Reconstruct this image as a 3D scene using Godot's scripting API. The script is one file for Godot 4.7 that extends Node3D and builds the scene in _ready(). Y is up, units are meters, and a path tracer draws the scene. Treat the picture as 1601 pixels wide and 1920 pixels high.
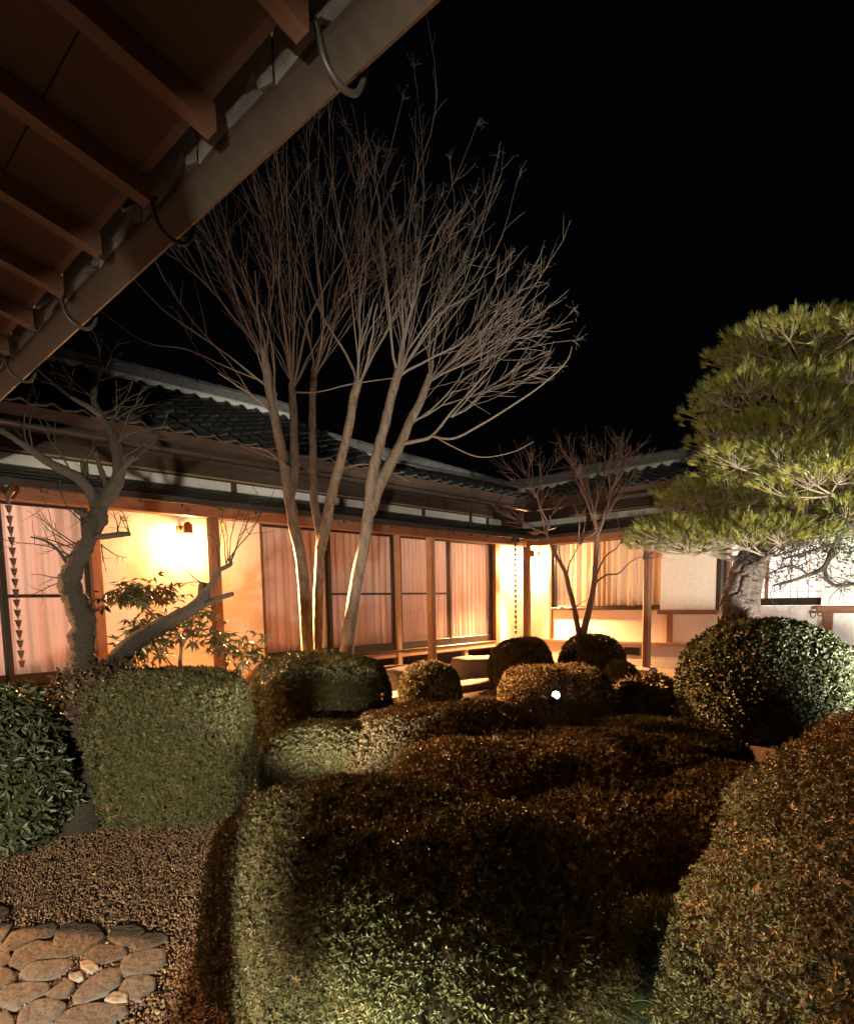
extends Node3D
# A courtyard garden of a Japanese inn at night. Units are metres, y is up; the left wing runs along z, the right wing along x, the near wing (we stand under its eave) along x behind the camera.

const ACROSS := Vector3(0.728, -0.019, -0.685)
const AWAY := Vector3(-0.687, 0, -0.727)

var taken := {}
var rng := RandomNumberGenerator.new()
var lump := FastNoiseLite.new()
var M := {}
var box_cache := {}
var stones := []


# ---------------------------------------------------------------- naming
func numbered(called: String) -> String:
	var n: int = taken.get(called, 0)
	taken[called] = n + 1
	return called if n == 0 else "%s_%03d" % [called, n]


func child_name(parent: Node, called: String) -> String:
	var key := str(parent.get_instance_id()) + called
	var n: int = taken.get(key, 0)
	taken[key] = n + 1
	return called if n == 0 else "%s_%03d" % [called, n]


func thing(called: String, label: String, category: String, at := Vector3.ZERO, turn := 0.0, group := "") -> Node3D:
	var o := Node3D.new()
	o.name = numbered(called)
	add_child(o)
	o.position = at
	o.rotation.y = turn
	o.set_meta("label", label)
	o.set_meta("category", category)
	if group:
		o.set_meta("group", group)
	return o


func part(called: String, mesh: Mesh, mat: Material, parent: Node, at := Vector3.ZERO, stuff := false) -> MeshInstance3D:
	var o := MeshInstance3D.new()
	o.mesh = mesh
	o.material_override = mat
	o.position = at
	o.name = numbered(called) if parent == self else child_name(parent, called)
	parent.add_child(o)
	if stuff:
		o.set_meta("kind", "stuff")
	return o


func structure(called: String, mesh: Mesh, mat: Material) -> MeshInstance3D:
	var o := part(called, mesh, mat, self)
	o.set_meta("kind", "structure")
	return o


func copies(called: String, mesh: Mesh, mat: Material, parent: Node, places: Array, colors: PackedColorArray) -> MultiMeshInstance3D:
	var mm := MultiMesh.new()
	mm.transform_format = MultiMesh.TRANSFORM_3D
	mm.use_colors = colors.size() > 0
	mm.mesh = mesh
	mm.instance_count = places.size()
	for k in places.size():
		mm.set_instance_transform(k, places[k])
		if colors.size():
			mm.set_instance_color(k, colors[k])
	var o := MultiMeshInstance3D.new()
	o.multimesh = mm
	o.material_override = mat
	o.name = child_name(parent, called)
	o.set_meta("kind", "stuff")
	parent.add_child(o)
	return o


# ---------------------------------------------------------------- mesh collector
class MB:
	var v := PackedVector3Array()
	var n := PackedVector3Array()
	var u := PackedVector2Array()
	var i := PackedInt32Array()

	func tri(a: Vector3, b: Vector3, c: Vector3) -> void:   # counter-clockwise seen from outside
		var m := (b - a).cross(c - a).normalized()
		var s := v.size()
		v.append_array([a, b, c])
		n.append_array([m, m, m])
		u.append_array([Vector2(0, 0), Vector2(1, 0), Vector2(0, 1)])
		i.append_array([s, s + 2, s + 1])

	func quad(a: Vector3, b: Vector3, c: Vector3, d: Vector3) -> void:
		var m := (c - a).cross(d - b).normalized()
		var s := v.size()
		v.append_array([a, b, c, d])
		n.append_array([m, m, m, m])
		u.append_array([Vector2(0, 0), Vector2(1, 0), Vector2(1, 1), Vector2(0, 1)])
		i.append_array([s, s + 2, s + 1, s, s + 3, s + 2])

	# grid of points p[r * cols + c]; the outside is on the side where columns x rows points
	func grid(p: PackedVector3Array, cols: int, rows: int, flip := false) -> void:
		var s := v.size()
		var nn := PackedVector3Array()
		nn.resize(p.size())
		for r in rows - 1:
			for c in cols - 1:
				var a := r * cols + c
				var m := (p[a + cols + 1] - p[a]).cross(p[a + cols] - p[a + 1])
				if flip:
					m = -m
				for k in [a, a + 1, a + cols, a + cols + 1]:
					nn[k] += m
				if flip:
					i.append_array([s + a, s + a + 1, s + a + cols + 1, s + a, s + a + cols + 1, s + a + cols])
				else:
					i.append_array([s + a, s + a + cols + 1, s + a + 1, s + a, s + a + cols, s + a + cols + 1])
		# close seams where first and last column coincide
		for r in rows:
			var a := r * cols
			if p[a].distance_squared_to(p[a + cols - 1]) < 1e-10:
				var m: Vector3 = nn[a] + nn[a + cols - 1]
				nn[a] = m
				nn[a + cols - 1] = m
		for r in rows:
			for c in cols:
				u.append(Vector2(float(c) / (cols - 1), float(r) / (rows - 1)))
		for k in nn.size():
			var m := nn[k].normalized()
			nn[k] = m if m.length_squared() > 0.5 else Vector3.UP
		v.append_array(p)
		n.append_array(nn)

	func tube(path: Array, radii: Array, sides: int, cap := true) -> void:
		var ref := Vector3.UP
		var d0: Vector3 = (path[1] - path[0]).normalized()
		if absf(d0.y) > 0.9:
			ref = Vector3.RIGHT
		var x := d0.cross(ref).normalized()
		var s := v.size()
		var rows := path.size()
		for r in rows:
			var d: Vector3 = (path[mini(r + 1, rows - 1)] - path[maxi(r - 1, 0)]).normalized()
			x = (x - d * x.dot(d)).normalized()
			var y := d.cross(x)
			for k in sides:
				var a := TAU * k / sides
				var m := x * cos(a) + y * sin(a)
				v.append(path[r] + m * radii[r])
				n.append(m)
				u.append(Vector2(float(k) / sides, float(r) / rows))
		for r in rows - 1:
			for k in sides:
				var a := s + r * sides + k
				var b := s + r * sides + (k + 1) % sides
				i.append_array([a, a + sides, b, b, a + sides, b + sides])
		if cap:
			for e in [0, rows - 1]:
				var c := v.size()
				var d: Vector3 = (path[1] - path[0]).normalized() * -1.0 if e == 0 else (path[rows - 1] - path[rows - 2]).normalized()
				for k in sides:
					v.append(v[s + e * sides + k])
					n.append(d)
					u.append(Vector2.ZERO)
				for k in range(1, sides - 1):
					if e == 0:
						i.append_array([c, c + k, c + k + 1])
					else:
						i.append_array([c, c + k + 1, c + k])

	func lathe(profile: Array, sides: int, at := Vector3.ZERO) -> void:   # profile of Vector2(radius, height), from the bottom up
		var p := PackedVector3Array()
		for q in profile:
			for k in sides + 1:
				var a := TAU * k / sides
				p.append(at + Vector3(cos(a) * q.x, q.y, -sin(a) * q.x))
		grid(p, sides + 1, profile.size())

	func box(lo: Vector3, hi: Vector3, bevel := 0.0) -> void:
		var c := (lo + hi) / 2
		var h := (hi - lo) / 2
		var b := minf(bevel, minf(h.x, minf(h.y, h.z)) * 0.6)
		for ax in 3:
			var a1 := (ax + 1) % 3
			var a2 := (ax + 2) % 3
			for sg in [-1.0, 1.0]:
				var f := []
				for q in [[-1, -1], [1, -1], [1, 1], [-1, 1]]:
					var w := Vector3.ZERO
					w[ax] = sg * h[ax]
					w[a1] = q[0] * (h[a1] - b)
					w[a2] = q[1] * (h[a2] - b)
					f.append(c + w)
				if sg > 0:
					quad(f[0], f[1], f[2], f[3])
				else:
					quad(f[3], f[2], f[1], f[0])
		if b <= 0:
			return
		for ax in 3:
			var a1 := (ax + 1) % 3
			var a2 := (ax + 2) % 3
			for s1 in [-1.0, 1.0]:
				for s2 in [-1.0, 1.0]:
					var e := []
					for q in [-1.0, 1.0]:
						var w := Vector3.ZERO
						w[ax] = q * (h[ax] - b)
						w[a1] = s1 * h[a1]
						w[a2] = s2 * (h[a2] - b)
						e.append(c + w)
						w[a1] = s1 * (h[a1] - b)
						w[a2] = s2 * h[a2]
						e.append(c + w)
					if s1 * s2 > 0:
						quad(e[0], e[2], e[3], e[1])
					else:
						quad(e[1], e[3], e[2], e[0])
		for sx in [-1.0, 1.0]:
			for sy in [-1.0, 1.0]:
				for sz in [-1.0, 1.0]:
					var p0 := c + Vector3(sx * h.x, sy * (h.y - b), sz * (h.z - b))
					var p1 := c + Vector3(sx * (h.x - b), sy * h.y, sz * (h.z - b))
					var p2 := c + Vector3(sx * (h.x - b), sy * (h.y - b), sz * h.z)
					if sx * sy * sz > 0:
						tri(p0, p1, p2)
					else:
						tri(p0, p2, p1)

	func mesh() -> ArrayMesh:
		var a := []
		a.resize(Mesh.ARRAY_MAX)
		a[Mesh.ARRAY_VERTEX] = v
		a[Mesh.ARRAY_NORMAL] = n
		a[Mesh.ARRAY_TEX_UV] = u
		a[Mesh.ARRAY_INDEX] = i
		var m := ArrayMesh.new()
		m.add_surface_from_arrays(Mesh.PRIMITIVE_TRIANGLES, a)
		return m


func bx(called: String, mat: Material, parent: Node, lo: Vector3, hi: Vector3, bevel := 0.006) -> MeshInstance3D:
	var size := (hi - lo).abs().snappedf(0.0005)
	var key := [size, bevel]
	if not box_cache.has(key):
		var b := MB.new()
		b.box(-size / 2, size / 2, bevel)
		box_cache[key] = b.mesh()
	return part(called, box_cache[key], mat, parent, (lo + hi) / 2)


func smooth(points: Array, per := 5) -> Array:   # a Catmull-Rom curve through the points
	var out := []
	for k in points.size() - 1:
		var p0: Vector3 = points[maxi(k - 1, 0)]
		var p1: Vector3 = points[k]
		var p2: Vector3 = points[k + 1]
		var p3: Vector3 = points[mini(k + 2, points.size() - 1)]
		for j in per:
			out.append(p1.cubic_interpolate(p2, p0, p3, float(j) / per))
	out.append(points[-1])
	return out


func taper(count: int, r0: float, r1: float, power := 1.0) -> Array:
	var out := []
	for k in count:
		out.append(lerpf(r0, r1, pow(float(k) / maxi(count - 1, 1), power)))
	return out


func gnarled(points: Array, r0: float, r1: float, rough: float, sides := 12, per := 6, power := 0.85) -> MB:   # a limb with a swelling, knotted surface
	var path := smooth(points, per)
	var b := MB.new()
	b.tube(path, taper(path.size(), r0, r1, power), sides)
	for k in b.v.size():
		var f := lump.get_noise_3dv(b.v[k] * 6.5) * 0.8 + lump.get_noise_3dv(b.v[k] * 20.0) * 0.3 + absf(lump.get_noise_3dv(b.v[k] * Vector3(48, 20, 48))) * 0.3
		b.v[k] += b.n[k] * f * rough
	return b


# ---------------------------------------------------------------- materials
func lin(r: float, g: float, b: float) -> Color:
	return Color(r, g, b).linear_to_srgb()


func noise_tex(stops: Array, freq: float, kind := FastNoiseLite.TYPE_SIMPLEX_SMOOTH, octaves := 4, size := 512, from := 1) -> NoiseTexture2D:
	var f := FastNoiseLite.new()
	f.noise_type = kind
	f.frequency = freq
	f.fractal_octaves = octaves
	f.seed = from
	if kind == FastNoiseLite.TYPE_CELLULAR:
		f.cellular_return_type = FastNoiseLite.RETURN_DISTANCE2_SUB
	var t := NoiseTexture2D.new()
	t.width = size
	t.height = size
	t.seamless = true
	t.noise = f
	if stops.size():
		var g := Gradient.new()
		g.offsets = PackedFloat32Array(stops.map(func(s): return s[0]))
		g.colors = PackedColorArray(stops.map(func(s): return s[1]))
		t.color_ramp = g
	return t


func surf(called: String, color: Color, rough: float, tex: Texture2D = null, scale := Vector3.ONE, relief: Texture2D = null, depth := 0.0) -> StandardMaterial3D:
	var m := StandardMaterial3D.new()
	m.resource_name = called
	m.albedo_color = color
	m.roughness = rough
	if tex or relief:
		m.uv1_triplanar = true
		m.uv1_world_triplanar = true
		m.uv1_scale = scale
	if tex:
		m.albedo_texture = tex
	if relief:
		m.heightmap_enabled = true
		m.heightmap_texture = relief
		m.heightmap_scale = depth
	M[called] = m
	return m


func leaf_surf(called: String, rough: float, back: float) -> StandardMaterial3D:
	var m := StandardMaterial3D.new()
	m.resource_name = called
	m.albedo_color = Color.WHITE
	m.vertex_color_use_as_albedo = true
	m.roughness = rough
	m.cull_mode = BaseMaterial3D.CULL_DISABLED
	if back > 0:
		m.backlight_enabled = true
		m.backlight = Color(back, back, back)
	M[called] = m
	return m


func make_materials() -> void:
	var grain := [[0.0, lin(0.55, 0.5, 0.45)], [0.5, lin(0.85, 0.82, 0.8)], [1.0, lin(1, 1, 1)]]
	var g := noise_tex(grain, 0.012, FastNoiseLite.TYPE_SIMPLEX_SMOOTH, 5)
	var gr := noise_tex([], 0.02, FastNoiseLite.TYPE_SIMPLEX_SMOOTH, 4)
	for q in [["x", Vector3(0.5, 9, 9)], ["y", Vector3(9, 0.5, 9)], ["z", Vector3(9, 9, 0.5)]]:
		surf("wood_" + q[0], lin(0.21, 0.093, 0.05), 0.55, g, q[1], gr, 0.06)
		surf("pale_wood_" + q[0], lin(0.46, 0.30, 0.19), 0.6, g, q[1], gr, 0.06)
		surf("dark_wood_" + q[0], lin(0.08, 0.052, 0.037), 0.6, g, q[1], gr, 0.06)
	var speck := noise_tex([[0.0, lin(0.86, 0.85, 0.83)], [1.0, lin(1, 1, 1)]], 0.03)
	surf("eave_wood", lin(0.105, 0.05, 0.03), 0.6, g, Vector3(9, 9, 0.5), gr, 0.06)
	surf("plaster", lin(0.68, 0.62, 0.53), 0.9, speck, Vector3(0.8, 0.8, 0.8), noise_tex([], 0.10, FastNoiseLite.TYPE_SIMPLEX_SMOOTH, 4, 512, 7), 0.45)
	surf("white_plaster", lin(0.80, 0.78, 0.74), 0.9, speck, Vector3(0.7, 0.7, 0.7), noise_tex([], 0.02), 0.15)
	surf("mortar", lin(0.72, 0.71, 0.69), 0.9)
	surf("concrete", lin(0.36, 0.34, 0.31), 0.9, speck, Vector3(2, 2, 2), gr, 0.3)
	surf("bronze_frame", lin(0.014, 0.012, 0.011), 0.35)
	surf("tile", lin(0.12, 0.122, 0.128), 0.42, noise_tex([[0.0, lin(0.5, 0.5, 0.5)], [1.0, lin(1, 1, 1)]], 0.02), Vector3(1.3, 1.3, 1.3))
	surf("tile_pale", lin(0.28, 0.275, 0.27), 0.5, M.tile.albedo_texture, Vector3(1.1, 1.1, 1.1))
	surf("roof_metal", lin(0.035, 0.032, 0.03), 0.42, M.tile.albedo_texture, Vector3(0.9, 0.9, 0.9))
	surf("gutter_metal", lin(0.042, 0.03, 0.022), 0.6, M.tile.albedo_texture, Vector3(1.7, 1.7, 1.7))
	surf("iron", lin(0.02, 0.018, 0.016), 0.5)
	surf("chain_bronze", lin(0.05, 0.03, 0.018), 0.45)
	surf("lamp_cap", lin(0.12, 0.045, 0.02), 0.4)
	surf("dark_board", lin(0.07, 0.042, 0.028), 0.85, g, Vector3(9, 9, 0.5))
	surf("stone", lin(0.175, 0.16, 0.145), 0.8, noise_tex([[0.0, lin(0.45, 0.42, 0.4)], [0.45, lin(0.8, 0.77, 0.74)], [1.0, lin(1, 1, 1)]], 0.014, FastNoiseLite.TYPE_SIMPLEX_SMOOTH, 6), Vector3(2.2, 2.2, 2.2), noise_tex([], 0.02, FastNoiseLite.TYPE_SIMPLEX_SMOOTH, 6), 0.5)
	surf("pale_stone", lin(0.40, 0.34, 0.28), 0.8, M.stone.albedo_texture, Vector3(3, 3, 3), gr, 0.4)
	surf("brown_stone", lin(0.125, 0.095, 0.075), 0.75, M.stone.albedo_texture, Vector3(2.6, 2.6, 2.6), M.stone.heightmap_texture, 0.5)
	surf("soil", lin(0.10, 0.06, 0.036), 0.95, noise_tex([[0.0, lin(0.35, 0.32, 0.3)], [0.5, lin(0.75, 0.72, 0.7)], [1.0, lin(1, 1, 0.95)]], 0.03, FastNoiseLite.TYPE_SIMPLEX_SMOOTH, 6), Vector3(1.5, 1.5, 1.5), noise_tex([], 0.06, FastNoiseLite.TYPE_SIMPLEX_SMOOTH, 5), 1.6)
	var streak := noise_tex([[0.0, lin(0.4, 0.36, 0.33)], [0.5, lin(0.8, 0.77, 0.72)], [1.0, lin(1, 1, 1)]], 0.02, FastNoiseLite.TYPE_SIMPLEX_SMOOTH, 5)
	surf("smooth_bark", lin(0.30, 0.235, 0.185), 0.75, noise_tex([[0.0, lin(0.42, 0.40, 0.38)], [0.42, lin(0.5, 0.48, 0.45)], [0.5, lin(0.95, 0.92, 0.88)], [0.62, lin(0.75, 0.70, 0.64)], [1.0, lin(1, 0.97, 0.93)]], 0.012, FastNoiseLite.TYPE_SIMPLEX_SMOOTH, 5, 512, 12), Vector3(3.2, 0.8, 3.2), gr, 0.5)
	surf("shoot_bark", lin(0.185, 0.152, 0.125), 0.75)
	surf("plum_bark", lin(0.045, 0.034, 0.025), 0.9, streak, Vector3(6, 3, 6), noise_tex([], 0.03, FastNoiseLite.TYPE_CELLULAR, 3), 1.6)
	surf("pine_bark", lin(0.125, 0.10, 0.085), 0.9, streak, Vector3(3, 3, 3), noise_tex([], 0.05, FastNoiseLite.TYPE_SIMPLEX_SMOOTH, 5), 1.0)
	surf("maple_bark", lin(0.17, 0.11, 0.085), 0.8)
	surf("pine_twig", lin(0.20, 0.155, 0.105), 0.85)
	surf("shrub_core", lin(0.05, 0.036, 0.022), 0.95)
	surf("moss_core", lin(0.03, 0.03, 0.012), 0.95)
	leaf_surf("leaf", 0.58, 0.2)
	leaf_surf("glossy_leaf", 0.52, 0.2)
	leaf_surf("needle", 0.5, 0.25)
	leaf_surf("litter", 0.9, 0.0)
	var c := StandardMaterial3D.new()
	c.resource_name = "curtain"
	c.albedo_color = lin(0.60, 0.40, 0.33)
	c.roughness = 0.9
	c.cull_mode = BaseMaterial3D.CULL_DISABLED
	c.backlight_enabled = true
	c.backlight = Color(0.35, 0.33, 0.32)
	M.curtain = c
	var y := c.duplicate()
	y.albedo_color = lin(0.62, 0.47, 0.32)
	M.yellow_curtain = y
	var pp := c.duplicate()
	pp.albedo_color = lin(0.75, 0.73, 0.7)
	pp.backlight = Color(0.9, 0.9, 0.9)
	M.paper = pp
	var gl := StandardMaterial3D.new()
	gl.resource_name = "glass"
	gl.transparency = BaseMaterial3D.TRANSPARENCY_ALPHA
	gl.albedo_color = Color(0.9, 0.93, 0.95, 0.06)
	gl.roughness = 0.02
	M.glass = gl


func glow(called: String, color: Color, energy: float) -> StandardMaterial3D:
	var m := StandardMaterial3D.new()
	m.resource_name = called
	m.albedo_color = color
	m.emission_enabled = true
	m.emission = color
	m.emission_energy_multiplier = energy
	return m


# ---------------------------------------------------------------- building pieces (local frame of a wing: x along the eave, y up, z out to the garden)
func prism(called: String, mat: Material, t: Node, u0: float, u1: float, poly: Array) -> MeshInstance3D:   # a section of (out, height) points drawn along the eave
	var b := MB.new()
	var area := 0.0
	for k in poly.size():
		area += poly[k].cross(poly[(k + 1) % poly.size()])
	var p := poly.duplicate()
	if area < 0:
		p.reverse()
	var n := p.size()
	for k in n:
		var a: Vector2 = p[k]
		var c: Vector2 = p[(k + 1) % n]
		b.quad(Vector3(u0, a.y, a.x), Vector3(u0, c.y, c.x), Vector3(u1, c.y, c.x), Vector3(u1, a.y, a.x))
	for k in range(1, n - 1):
		b.tri(Vector3(u0, p[0].y, p[0].x), Vector3(u0, p[k + 1].y, p[k + 1].x), Vector3(u0, p[k].y, p[k].x))
		b.tri(Vector3(u1, p[0].y, p[0].x), Vector3(u1, p[k].y, p[k].x), Vector3(u1, p[k + 1].y, p[k + 1].x))
	return part(called, b.mesh(), mat, t)


func channel(called: String, mat: Material, t: Node, u0: float, u1: float, section: Array) -> MeshInstance3D:   # an open gutter: a thin folded sheet
	var p := PackedVector3Array()
	for q in section:
		p.append(Vector3(u0, q.y, q.x))
		p.append(Vector3(u1, q.y, q.x))
	var b := MB.new()
	for k in section.size() - 1:
		b.quad(p[k * 2], p[k * 2 + 1], p[k * 2 + 3], p[k * 2 + 2])
		var off := Vector3(0, 0.004, 0)
		b.quad(p[k * 2 + 2] + off, p[k * 2 + 3] + off, p[k * 2 + 1] + off, p[k * 2] + off)
	return part(called, b.mesh(), mat, t)


func round_section(n: float, y: float, r: float, from: float, to: float, count: int) -> Array:
	var out := []
	for k in count + 1:
		var a := lerpf(from, to, float(k) / count)
		out.append(Vector2(n + cos(a) * r, y + sin(a) * r))
	return out


func make_tile(seed_: int) -> ArrayMesh:   # a waved pantile with a thick front lip
	rng.seed = seed_
	var b := MB.new()
	var p := PackedVector3Array()
	var cols := 9
	var tw := rng.randf_range(-0.004, 0.004)
	for row in [[-0.14, 0.0], [0.13, 0.022 + tw], [0.136, -0.008 + tw]]:
		for c in cols:
			var s := float(c) / (cols - 1)
			p.append(Vector3((s - 0.5) * 0.278, row[1] + 0.019 * cos(TAU * s + 0.4) + 0.008 * cos(2 * TAU * s) + tw * s, row[0]))
	b.grid(p, cols, 3, true)
	return b.mesh()


func tiled_slope(t: Node3D, u0: float, u1: float, eave: Vector2, ridge: Vector2, keep: Callable, singles: int, tiles: Array) -> Node3D:
	var deck := prism("roof", M.dark_board, t, u0, u1, [eave + Vector2(0, -0.03), ridge + Vector2(0, -0.03), ridge + Vector2(0, -0.09), eave + Vector2(0, -0.09)])
	var down := Vector3(0, eave.y - ridge.y, eave.x - ridge.x)
	var length := down.length()
	down /= length
	var up := Vector3(1, 0, 0).cross(down).normalized() * -1.0
	if up.y < 0:
		up = -up
	var rows := int(ceil(length / 0.235))
	var cols := int((u1 - u0) / 0.27)
	var rest := []
	var used := 0
	rng.seed = 77 + cols
	for r in rows:
		for c in cols:
			var u := u0 + (c + 0.5) * 0.27
			var s := 0.10 + r * (length - 0.10) / rows
			var n := eave.x - down.z * s
			if not keep.call(u, n):
				continue
			var at := Vector3(u, eave.y - down.y * s, n)
			var basis := Basis(Vector3(1, 0, 0), up, down) * Basis.from_euler(Vector3(rng.randf_range(-0.012, 0.012), rng.randf_range(-0.008, 0.008), rng.randf_range(-0.012, 0.012)))
			if used < singles:
				var o := part("roof_tile", tiles[rng.randi() % tiles.size()], M.tile, deck, at)
				o.basis = basis
				used += 1
			else:
				rest.append(Transform3D(basis, at))
	if rest.size():
		copies("far_tiles", tiles[0], M.tile, deck, rest, PackedColorArray())
	return deck


func ridge_row(t: Node3D, mat: Material, u0: float, u1: float, n: float, y0: float, y1: float, wide: float) -> void:   # y at the two ends; flat courses, a round cap, white mortar under it
	var r := Node3D.new()
	r.name = child_name(t, "ridge")
	t.add_child(r)
	r.position = Vector3(u0, y0, n)
	r.rotation.z = atan2(y1 - y0, u1 - u0)
	var long := u1 - u0
	for k in 3:
		var w := wide * (1.0 - 0.1 * k)
		bx("ridge_course", mat, r, Vector3(0, 0.03 + k * 0.052, -w / 2), Vector3(long, 0.075 + k * 0.052, w / 2), 0.008)
	var b := MB.new()
	var count := int(long / 0.33)
	for k in count:
		var a := k * long / count
		b.tube([Vector3(a, 0.195, 0), Vector3(a + long / count - 0.012, 0.188, 0)], [0.082, 0.076], 12)
	part("ridge_cap", b.mesh(), mat, r)
	var p := PackedVector3Array()
	var cols := int(long / 0.27) * 8 + 1
	for row in 4:
		for c in cols:
			var u := long * c / (cols - 1)
			var hang := -0.035 - 0.035 * cos(TAU * u / 0.27 + 0.6)
			p.append(Vector3(u, [0.03, 0.03, hang + 0.012, hang][row], wide / 2 + [-0.02, 0.012, 0.026, -0.03][row]))
	b = MB.new()
	b.grid(p, cols, 4, true)
	part("mortar", b.mesh(), M.mortar, r)


func leaf_door(t: Node3D, u0: float, u1: float, y0: float, y1: float, n: float, mid: float, foot := 0.13, stiles := 3) -> void:   # a dark framed glass door leaf
	var d := Node3D.new()
	d.name = child_name(t, "sliding_door")
	t.add_child(d)
	var f: Material = M.bronze_frame
	var w := 0.055
	if stiles & 1:
		bx("stile", f, d, Vector3(u0, y0, n - 0.018), Vector3(u0 + w, y1, n + 0.018), 0.003)
	if stiles & 2:
		bx("stile", f, d, Vector3(u1 - w, y0, n - 0.018), Vector3(u1, y1, n + 0.018), 0.003)
	bx("rail", f, d, Vector3(u0 + w, y0, n - 0.016), Vector3(u1 - w, y0 + foot, n + 0.016), 0.003)
	bx("rail", f, d, Vector3(u0 + w, y1 - 0.04, n - 0.016), Vector3(u1 - w, y1, n + 0.016), 0.003)
	if mid > 0:
		bx("rail", f, d, Vector3(u0 + w, mid - 0.018, n - 0.017), Vector3(u1 - w, mid + 0.018, n + 0.017), 0.003)
	var b := MB.new()
	b.quad(Vector3(u0 + 0.02, y0 + 0.02, n), Vector3(u1 - 0.02, y0 + 0.02, n), Vector3(u1 - 0.02, y1 - 0.02, n), Vector3(u0 + 0.02, y1 - 0.02, n))
	part("glass_pane", b.mesh(), M.glass, d)


func drape(t: Node3D, mat: Material, u0: float, u1: float, y0: float, y1: float, n: float, pleat: float, seed_: int) -> void:
	var cols := int((u1 - u0) / 0.012)
	var rows := 14
	var p := PackedVector3Array()
	for r in rows:
		var f := float(r) / (rows - 1)
		for c in cols:
			var u := (u1 - u0) * c / (cols - 1)
			var ph := u + 0.09 * lump.get_noise_2d(u * 1.3 + seed_ * 9.0, seed_) + 0.012 * lump.get_noise_2d(u * 3.0, f * 1.5 + seed_)
			var w := 0.5 + 0.5 * sin(TAU * ph / pleat)
			var amp := 0.058 * (0.75 + 0.9 * lump.get_noise_2d(u * 2.0 + 40.0, f + seed_))
			p.append(Vector3(u0 + u, lerpf(y1, y0, f), n + amp * (pow(w, 0.7) - 0.5) + 0.006 * sin(TAU * ph / pleat * 3.0 + 1.0)))
	var b := MB.new()
	b.grid(p, cols, rows, false)
	part("curtain", b.mesh(), mat, t)


func hook(t: Node3D, mat: Material, at: Vector3, size := 1.0) -> void:   # a bent J hook
	var pts := []
	for q in [[0, 0.06], [0, 0.0], [0.012, -0.022], [0.035, -0.028], [0.05, -0.01], [0.05, 0.012]]:
		pts.append(at + Vector3(q[0], q[1], 0.004) * size)
	var b := MB.new()
	var s := smooth(pts, 3)
	b.tube(s, taper(s.size(), 0.006 * size, 0.006 * size), 6)
	part("hook", b.mesh(), mat, t)


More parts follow.
